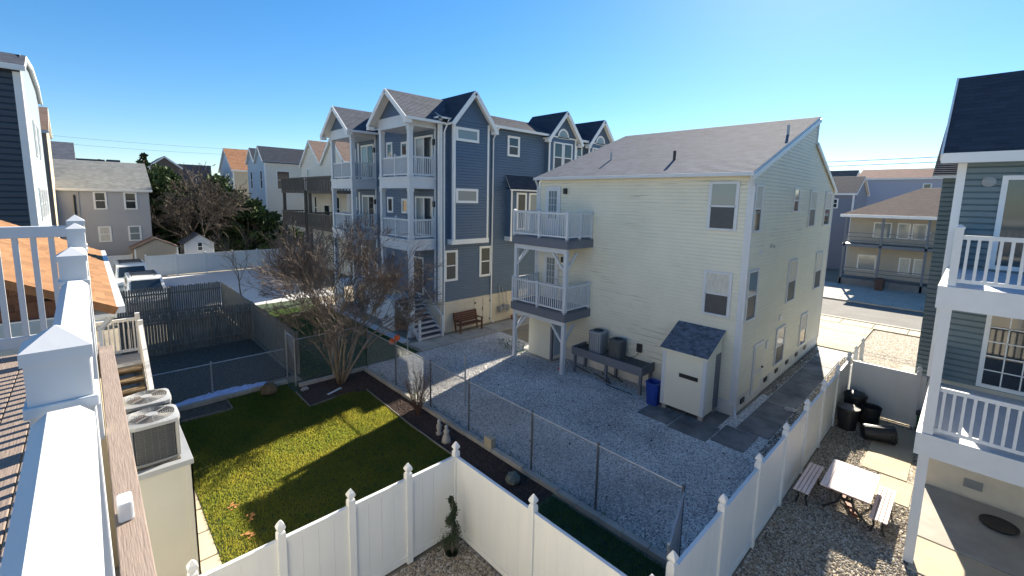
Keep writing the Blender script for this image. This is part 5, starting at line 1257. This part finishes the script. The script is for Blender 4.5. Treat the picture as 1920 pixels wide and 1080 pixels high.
# wires
wr = thing('overhead_wires', 'two thin power wires crossing the sky at the right', 'wires', (45, 5, 11))
for z in (11.78, 11.42):
    MB().tube([(45, -25+i*4, z-.9+((i-10)/10)**2*.9) for i in range(21)], .022, 4).build('wire', DARKM, wr)
wr = thing('overhead_wires', 'thin power wires crossing the sky above the grey house', 'wires', (0, 75, 13))
for z in (13.4, 12.6):
    MB().tube([(-12+i*2.2, 75, z+((i-8)/8)**2*.5) for i in range(17)], .011, 4).build('wire', DARKM, wr)
# cars' worth of far filler: low hedge line behind houses is open sky in the photograph

# ================================================================== YARD THINGS
pt = thing('picnic_table', 'square plank picnic table half in sun on tan gravel', 'table', (12.95, 1.4, 0))
for j in range(7): MB().box(12.2, 13.72, .93+j*.137, 1.06+j*.137, .715, .742).build('plank', TABLEW, pt, bevel=.003)
MB().box(12.25, 13.67, .95, 1.86, .67, .714).build('apron', mat('table_frame', (.22,.12,.09), .6), pt)
for x_ in (12.55, 13.4):
    for s in (-1,1):
        MB().tube([(x_,1.4+s*.08,.67),(x_,1.4+s*.10,.5),(x_-.04,1.4+s*.16,.3),(x_,1.4+s*.32,.12),(x_,1.4+s*.42,.02)], .028, 8).build('leg', DARKM, pt)
    MB().bar((x_,1.25,.4),(x_,1.55,.4),.04,.05).build('brace', DARKM, pt)
MB().bar((12.55,1.4,.4),(13.4,1.4,.4),.04,.05).build('stretcher', DARKM, pt)
MB().bar((12.6,1.2,.05),(13.35,1.55,.05),.1,.04).build('foot_bar', mat('rust_bar', (.2,.07,.04), .7), pt)
def bench(label, x0, x1, y0, y1):
    t = thing('picnic_bench', label, 'bench', ((x0+x1)/2,(y0+y1)/2,0))
    w = (y1-y0)/4
    for j in range(4): MB().box(x0, x1, y0+j*w+.008, y0+(j+1)*w-.008, .425, .45).build('slat', TABLEW, t, bevel=.003)
    MB().box(x0+.05,x1-.05,y0+.03,y1-.03,.40,.424).build('frame', bpy.data.materials['table_frame'], t)
    for x_ in (x0+.2, x1-.2):
        for yy, s in ((y0+.06,-1),(y1-.06,1)): MB().tube([(x_,yy,.4),(x_,yy-s*.03,.2),(x_,yy+s*.02,.0)], .022, 6).build('leg', DARKM, t)
bench('slatted bench in shade between picnic table and white fence', 12.03, 13.64, 2.05, 2.38)
bench('slatted bench in full sun on the patio side of the picnic table', 12.15, 13.78, .6, .93)
def can(label, x, y, h=.75, r=.27, lid='flat', lie=None, m=None, tilt=0):
    m = m or BLACKP; t = thing('trash_can', label, 'trash can', (x, y, 0.))
    k = MB(); k.lathe((x,y,0), [(r*.78,0),(r*.85,.03),(r,h-.06),(r*1.06,h-.05),(r*1.06,h),(r*.96,h),(r*.8,.05)], 20); b_ = k.build('body', m, t, smooth=False)
    k = MB()
    for s in (-1,1): k.box(x+s*(r*1.02)-.03, x+s*(r*1.02)+.03, y-.07, y+.07, h-.14, h-.1)
    k.build('handle', m, t)
    if lid == 'dome': MB().lathe((x,y,h), [(r*1.1,.0),(r*1.1,.03),(r*.85,.1),(r*.4,.15),(.02,.16)], 20).build('lid', m, t, smooth=True)
    if lid == 'flat': MB().lathe((x,y,h), [(r*1.1,0),(r*1.1,.03),(r*.5,.06),(.02,.065)], 20).build('lid', m, t)
    if lie is not None:
        t.rotation_euler = (math.radians(88), 0, lie); t.location.z = r*.98
    return t
can('front black trash can with flat lid in the fence corner', 17.75, 2.22, .72, .29, 'flat')
can('rear black trash can with domed lid against the white fence', 18.75, 2.2, .85, .31, 'dome')
can('open black trash can between domed can and gate', 18.45, 1.72, .72, .27, None)
can('black trash can lying on its side in the yard', 17.3, 1.75, .8, .27, None, lie=math.radians(25))
t = thing('wheelie_bin', 'slim dark green bin beside the sage house post', 'bin', (18.95,.42,0))
MB().lathe((18.95,.42,0), [(.17,0),(.2,.7),(.22,.71),(.22,.75)], 16, 6).build('body', GREENP, t); MB().lathe((18.95,.42,.75), [(.235,0),(.235,.03),(.1,.06)], 16, 6).build('lid', BLACKP, t)
# garden ornaments
def lump(name, label, cat, c, r, m, n=2, seed=1, flat=1.):
    rr = random.Random(seed); k = MB()
    k.lathe(c, [(r*.5,0),(r*(.95+rr.random()*.1),r*.35),(r,r*.8),(r*.6,r*1.3),(r*.1,r*1.45)], 10); o = k.build(name, m, loc=c)
    for v in o.data.vertices: v.co *= 1+rr.uniform(-.1,.1); v.co.z *= flat
    tag(o, label, cat)
c_ = gz(838,808); t = thing('garden_statue', 'small pale garden statue in the mulch bed beside the kerb', 'statue', (c_.x-.3,c_.y,0))
MB().lathe((c_.x-.3,c_.y,0), [(.09,0),(.1,.05),(.05,.08),(.08,.2),(.09,.3),(.05,.36),(.06,.42),(.055,.48),(.01,.52)], 12).build('figure', STONEG, t, smooth=True)
c_ = gz(852,822); t = thing('garden_statue', 'second pale garden statue with a skirt shape beside the first', 'statue', (c_.x-.3,c_.y,0))
MB().lathe((c_.x-.3,c_.y,0), [(.15,0),(.13,.12),(.07,.28),(.1,.36),(.05,.42),(.06,.5),(.01,.56)], 12).build('figure', STONEG, t, smooth=True)
c_ = gz(914,845); t = thing('mailbox_block', 'tan block standing on the kerb beside the gravel lot', 'block', (8.06,c_.y,.1)); MB().box(7.98,8.16,c_.y-.16,c_.y+.16,.12,.4).build('block', CONCT, t, bevel=.01)
lump('round_stone', 'round mossy stone ball at the end of the mulch bed', 'stone', (7.5,7.6,0), .19, mat('mossy_stone', (.14,.15,.12), .9, var=.5, vscale=12, bump=.6, bscale=30), seed=3)
lump('flat_stone', 'white flat stone on the side path by the fence', 'stone', (17.7,3.85,.02), .2, STONEG, seed=5, flat=.25)
t = thing('fallen_board', 'white narrow board lying in the bed under the crape myrtle', 'board', (6.2,16.1,.02)); MB().bar((5.95,15.85,.03),(6.55,16.1,.03),.09,.02).build('board', WHITE, t)
for i, q in enumerate(((568,733),(574,731))):
    c_ = gz(*q); lump('pale_rock', 'small pale rock %s beside the gate of the crape myrtle bed' % ('nearest to the gate' if i == 0 else 'just right of another rock'), 'rock', (c_.x,c_.y,0), .09, STONEG, seed=8+i)
t = thing('tarp_strip', 'bright blue ragged tarp lying along the low chain link fence', 'tarp', (3.2,18.3,0))
k = MB(); n = 40
for i in range(n):
    x0_, x1_ = 1.7+i*2.9/n, 1.7+(i+1)*2.9/n; h0 = .3*math.sin(math.pi*(i+2)/(n+3))+rnd.uniform(-.05,.05)
    k.face([(x0_,18.05,.03+.02*(i%2)),(x1_,18.05,.03+.02*((i+1)%2)),(x1_,18.05+h0+.3,.10),(x0_,18.05+h0*.9+.3,.10)])
k.build('sheet', TARP, t)
lump('mower_debris', 'low pile of dead leaves beside the kerb of the lawn', 'leaf pile', (gz(505,738).x, gz(505,738).y, -.02), .3, mat('dead_leaves', (.13,.10,.06), .95, var=.5, vscale=25, bump=1, bscale=60), seed=11)
for i, q in enumerate(((437,952),(472,972),(465,1006))):
    c_ = gz(*q); t = thing('dead_leaf', ['orange dead leaf clump highest on the sunlit lawn','orange dead leaf clump on the right of the sunlit lawn','orange dead leaf clump nearest the white fence'][i], 'leaves', (c_.x,c_.y,0)); k = MB()
    for j in range(14):
        a = rnd.uniform(0,6.28); r_ = rnd.uniform(0,.13); p = Vector((c_.x+math.cos(a)*r_, c_.y+math.sin(a)*r_, rnd.uniform(.03,.06))); b_ = rnd.uniform(0,3); s = .045
        k.face([p+Vector((math.cos(b_)*s,math.sin(b_)*s,.01)), p+Vector((-math.sin(b_)*s*.6,math.cos(b_)*s*.6,0)), p-Vector((math.cos(b_)*s,math.sin(b_)*s,-.015)), p+Vector((math.sin(b_)*s*.6,-math.cos(b_)*s*.6,0))])
    k.build('leaf', mat('orange_leaf', (.38,.17,.05), .8) if i == 0 else bpy.data.materials['orange_leaf'], t)

# ================================================================== TREES
def grow(mb, tw, p, d, L, r, lev, R, spread, up, kids, minr=.004, shrink=.72, segs=3):
    pts = [p]; rad = [r]; q = p.copy(); dd = d.copy()
    for i in range(segs):
        dd = (dd + Vector((R.uniform(-1,1),R.uniform(-1,1),R.uniform(-1,1)))*.13 + Vector((0,0,up*.12))).normalized()
        q = q + dd*(L/segs); pts.append(q.copy()); rad.append(max(minr, r*(1-.35*(i+1)/segs)))
    (mb if lev > 2 else tw).tube(pts, rad, 7 if lev > 4 else (5 if lev > 2 else 3), lev > 2)
    if lev == 0: return
    n = kids[lev] if isinstance(kids, dict) else kids
    for i in range(n):
        j = segs if i < max(1, n//2) else R.randint(1, segs)
        t = R.uniform(.0, .35) if j == segs else 0
        base = pts[j]; bd = (pts[j]-pts[j-1]).normalized()
        ax = bd.orthogonal().normalized(); ax.rotate(Quaternion(bd, R.uniform(0, 6.283)))
        nd = (bd*math.cos(spread*R.uniform(.5,1.2)) + ax*math.sin(spread*R.uniform(.5,1.2)) + Vector((0,0,up*.25))).normalized()
        grow(mb, tw, base, nd, L*shrink*R.uniform(.75,1.2), max(minr, rad[j]*.68), lev-1, R, spread, up, kids, minr, shrink, segs)
def bare_tree(name, label, base, stems, L, r, lev, kids, spread=.45, up=.3, seed=1, tm=None, bm=None, shrink=.72, minr=.004, lean=.25, cat='tree'):
    R = random.Random(seed); t = thing(name, label, cat, base); mb = MB(); tw = MB()
    for i in range(stems):
        a = 2*math.pi*(i+.3*R.random())/stems; ln = lean*R.uniform(.5,1.2)
        d = Vector((math.cos(a)*ln, math.sin(a)*ln, 1)).normalized(); b = Vector(base)+Vector((math.cos(a),math.sin(a),0))*(r*1.2 if stems > 1 else 0)
        grow(mb, tw, b-Vector((0,0,.05)), d, L*R.uniform(.9,1.1), r*R.uniform(.8,1.1), lev, R, spread, up, kids, minr, shrink)
    if mb.v: mb.build('trunk', bm or BARK, t, smooth=True)
    tw.build('crown', tm or TWIG, t)
    return t
bare_tree('crape_myrtle', 'bare multi-stemmed crape myrtle with dense twiggy crown', (6.75,16.6,0), 8, 2.35, .06, 6, {6:3,5:3,4:4,3:4,2:4,1:3}, .55, .16, 5, TWIG, BARK, .66, .0058, .40)
bare_tree('twiggy_shrub', 'upright bare reddish shrub in the mulch bed by the chain link fence', (7.62,12.35,0), 26, .8, .012, 2, {2:3,1:3}, .28, .5, 9, TWIGR, TWIGR, .65, .004, .28, 'shrub')
bare_tree('young_bare_tree', 'slender young bare tree on the far driveway', (7.55,35.5,0), 1, 1.7, .06, 4, {4:4,3:3,2:3,1:2}, .6, .35, 12, TWIGG, TWIGG, .78, .009, 0.02)
bare_tree('large_bare_tree', 'large bare tree with dense grey branches in front of the evergreens', (7.7,53.4,0), 4, 3.1, .15, 6, {6:4,5:4,4:4,3:4,2:3,1:3}, .58, .10, 21, TWIGG, TWIGG, .64, .014, .34)
bare_tree('far_shrub', 'bare brown shrub at the foot of the blue house porches', (10.2,31.0,0), 14, 1.3, .02, 3, {3:3,2:3,1:3}, .45, .35, 15, TWIG, TWIG, .65, .007, .5, 'shrub')

def evergreen(name, label, base, rx, ry, h, seed, zlow=.4, n=70, per=150, m=None, leaf=.2):
    R = random.Random(seed); t = thing(name, label, 'tree', base); k = MB(); b = Vector(base)
    MB().tube([b, b+Vector((.1,.1,h*.5)), b+Vector((0,.2,h*.92))], [.22,.15,.03], 8).build('trunk', TWIG, t)
    lim = MB()
    for i in range(n):
        f = R.random(); z = zlow+(h-zlow)*f; prof = math.sin(math.pi*min(1,(f*.85+.18)))**.8
        a = R.uniform(0, 6.283); rr = R.uniform(.45, 1.0); c = b+Vector((math.cos(a)*rx*prof*rr, math.sin(a)*ry*prof*rr, z)); s = R.uniform(.5,1.0)*.16*(rx+ry)/2*1.2
        lim.tube([b+Vector((0,0,z*.85)), c], [.04,.012], 4, False)
        out = (c-b); out.z = .2; out.normalize()
        for j in range(per):
            p = c+Vector((R.gauss(0,1),R.gauss(0,1),R.gauss(0,.65)))*s*.75
            d = (out*.7+Vector((R.uniform(-1,1),R.uniform(-1,1),R.uniform(-.4,1)))).normalized(); w = d.orthogonal().normalized(); w.rotate(Quaternion(d, R.uniform(0,6.28)))
            l = leaf*R.uniform(.6,1.4); k.face([p-w*l*.22, p+d*l*.5-w*l*.3, p+d*l, p+d*l*.5+w*l*.3])
    lim.build('limbs', TWIG, t); o = k.build('crown', m or NEEDLE, t)
    return t
evergreen('evergreen_tree', 'dense evergreen left of the large bare tree with brighter top', (5.9,57.5,0), 3.4, 2.6, 9.5, 31, n=130, per=150, leaf=.36)
evergreen('evergreen_tree', 'broad dark evergreen right of the large bare tree', (10.6,58.0,0), 4.2, 3.0, 8.6, 32, n=150, per=150, leaf=.36)
evergreen('evergreen_tree', 'low dark spreading evergreen above the white fence', (13.4,55.5,0), 3.4, 2.2, 6.2, 33, n=110, per=140, leaf=.34)
evergreen('evergreen_tree', 'thin evergreen tip standing above the grey house roof', (4.75,60,0), .6, .6, 11.1, 34, zlow=6, n=30, per=60, leaf=.3)
evergreen('clipped_hedge', 'dark clipped hedge behind the far white fence', (16.6,52.6,0), 3.6, .9, 3.2, 35, zlow=.3, n=70, per=130, leaf=.25)
evergreen('far_tree', 'dark tree top in front of the lilac house', (72,3.0,0), 1.6, 1.6, 8.8, 36, zlow=4, n=24, per=50, leaf=.4)
# spiral topiary
tp = thing('spiral_topiary', 'spiral clipped green topiary in the gravel corner of the white fence', 'topiary', (4.95,6.75,0))
MB().tube([(4.95,6.75,0),(4.95,6.75,1.3)], .018, 6).build('stem', TWIG, tp)
k = MB(); R = random.Random(3)
for i in range(5200):
    f = R.random()**.8; z = .15+1.15*f; a = f*2*math.pi*2.4+.6; rad = .17*(1-f*.72)+(.10*(1-f/.22) if f < .22 else 0); c = Vector((4.95+math.cos(a)*rad*.55, 6.75+math.sin(a)*rad*.55, z))
    p = c+Vector((R.gauss(0,1),R.gauss(0,1),R.gauss(0,.8)))*rad*.38; d = Vector((R.uniform(-1,1),R.uniform(-1,1),R.uniform(-.2,1))).normalized(); w = d.orthogonal().normalized(); l = R.uniform(.018,.035)
    k.face([p-w*l*.3, p+d*l*.5-w*l*.35, p+d*l, p+d*l*.5+w*l*.35])
for i in range(500):
    a = R.uniform(0,6.28); p = Vector((4.95+math.cos(a)*R.uniform(0,.1), 6.75+math.sin(a)*R.uniform(0,.1), .01)); d = Vector((math.cos(a)*.6,math.sin(a)*.6,1)).normalized(); w = d.orthogonal().normalized(); l = R.uniform(.1,.24)
    k.face([p-w*.006, p+w*.006, p+d*l])
k.build('foliage', LEAFD, tp)

# ================================================================== LOOSE STUFF (stones, grass)
scatter('gravel', 'loose grey gravel spread over the lot behind the cream house', 'gravel', [[(8.2,2.7),(13.2,2.7),(13.2,5.0),(13.3,7.5),(14.6,7.6),(14.6,14.4),(15.6,17.5),(8.2,17.5)]], 0, 620, 'stone', STN_G, 3, (.55,1.25), .027)
scatter('gravel', 'tan pebbles covering the picnic yard', 'gravel', [rect(8.2,11.5,-.6,2.5), rect(11.5,14.0,.25,2.5), [(14.0,1.1),(15.4,1.1),(15.4,1.55),(19.4,1.55),(19.4,2.5),(14.0,2.5)]], 0, 900, 'stone', STN_T, 4, (.55,1.25), .024)
scatter('gravel', 'mixed pebbles inside the near white fence corner', 'gravel', [rect(1.4,5.3,3.4,7.1)], 0, 900, 'stone', STN_T, 5, (.55,1.25), .024)
scatter('gravel', 'shaded pebbles along the side path of the cream house', 'gravel', [rect(13.6,26.2,2.7,3.7), rect(18.5,26.5,4.75,5.08)], 0, 600, 'stone', STN_T, 6, (.55,1.25), .027)
scatter('grass', 'short winter grass of the main lawn', 'grass', [[(1.45,7.3),(7.03,7.3),(7.03,11.9),(7.18,15.2),(6.6,15.55),(5.1,15.3),(5.1,17.8),(3.15,17.8),(3.15,16.8),(1.45,16.8)]], 0, 3200, 'grass', GRASS, 7, (.6,1.4), .05)
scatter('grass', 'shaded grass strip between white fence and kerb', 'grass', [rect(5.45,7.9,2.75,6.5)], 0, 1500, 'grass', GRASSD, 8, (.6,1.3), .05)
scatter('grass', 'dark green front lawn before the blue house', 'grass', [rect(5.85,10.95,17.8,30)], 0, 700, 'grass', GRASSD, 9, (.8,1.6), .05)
scatter('mulch', 'wood chips in the garden bed along the kerb', 'mulch', [[(7.1,6.7),(7.95,6.7),(7.95,17.1),(6.2,17.1),(6.2,15.7),(7.2,15.2),(7.1,11.9)]], .006, 500, 'stone', mat('wood_chip', (.06,.038,.03), .95, rand=.5), 10, (.5,1.4), .025)

scatter('leaf_litter', 'dark fallen leaves and bits strewn over the grey gravel', 'leaves', [[(8.3,2.9),(13,2.9),(13.2,7.5),(14.4,8),(14.4,14),(12,17),(8.3,17)]], .03, .9, 'stone', mat('dark_litter', (.045,.035,.03), .9, rand=.5), 14, (.4,1.5), .03)
scatter('weeds', 'tufts of weeds along the kerb and fence of the gravel lot', 'weeds', [rect(8.15,8.42,3,17), rect(8.4,13.2,2.7,2.95), rect(14.4,15.6,14.2,16.5)], 0, 55, 'grass', GRASSD, 15, (.8,2.2), .07)
GROUPS = {'trash_can': 'trash cans of the picnic yard and street', 'picnic_bench': 'benches of the picnic table', 'parked_van': 'vans parked on the far driveway', 'evergreen_tree': 'evergreens behind the far white fence',
 'garden_statue': 'statues in the mulch bed', 'air_conditioner': 'air conditioners on the timber platform', 'condenser': 'air conditioners on the beige cabinet', 'vinyl_fence': 'white vinyl fences', 'wood_fence': 'weathered picket fences',
 'chain_link_fence': 'chain link fences', 'garden_shed': 'garden sheds behind the far fence', 'storage_closet': 'cream closets against the cream house', 'electrical_disconnect': 'electrical boxes on the cream wall', 'dead_leaf': 'dead leaf clumps on the lawn', 'pale_rock': 'rocks by the crape myrtle', 'overhead_wires': 'overhead wires', 'rooftop': 'rooftops on the skyline', 'chain_link_gate': 'chain link gates'}
for o in bpy.data.objects:
    if o.parent is None and o.name.split('.')[0] in GROUPS and 'category' in o: o['group'] = GROUPS[o.name.split('.')[0]]
for o in bpy.data.objects:
    if '_org' in o: del o['_org']
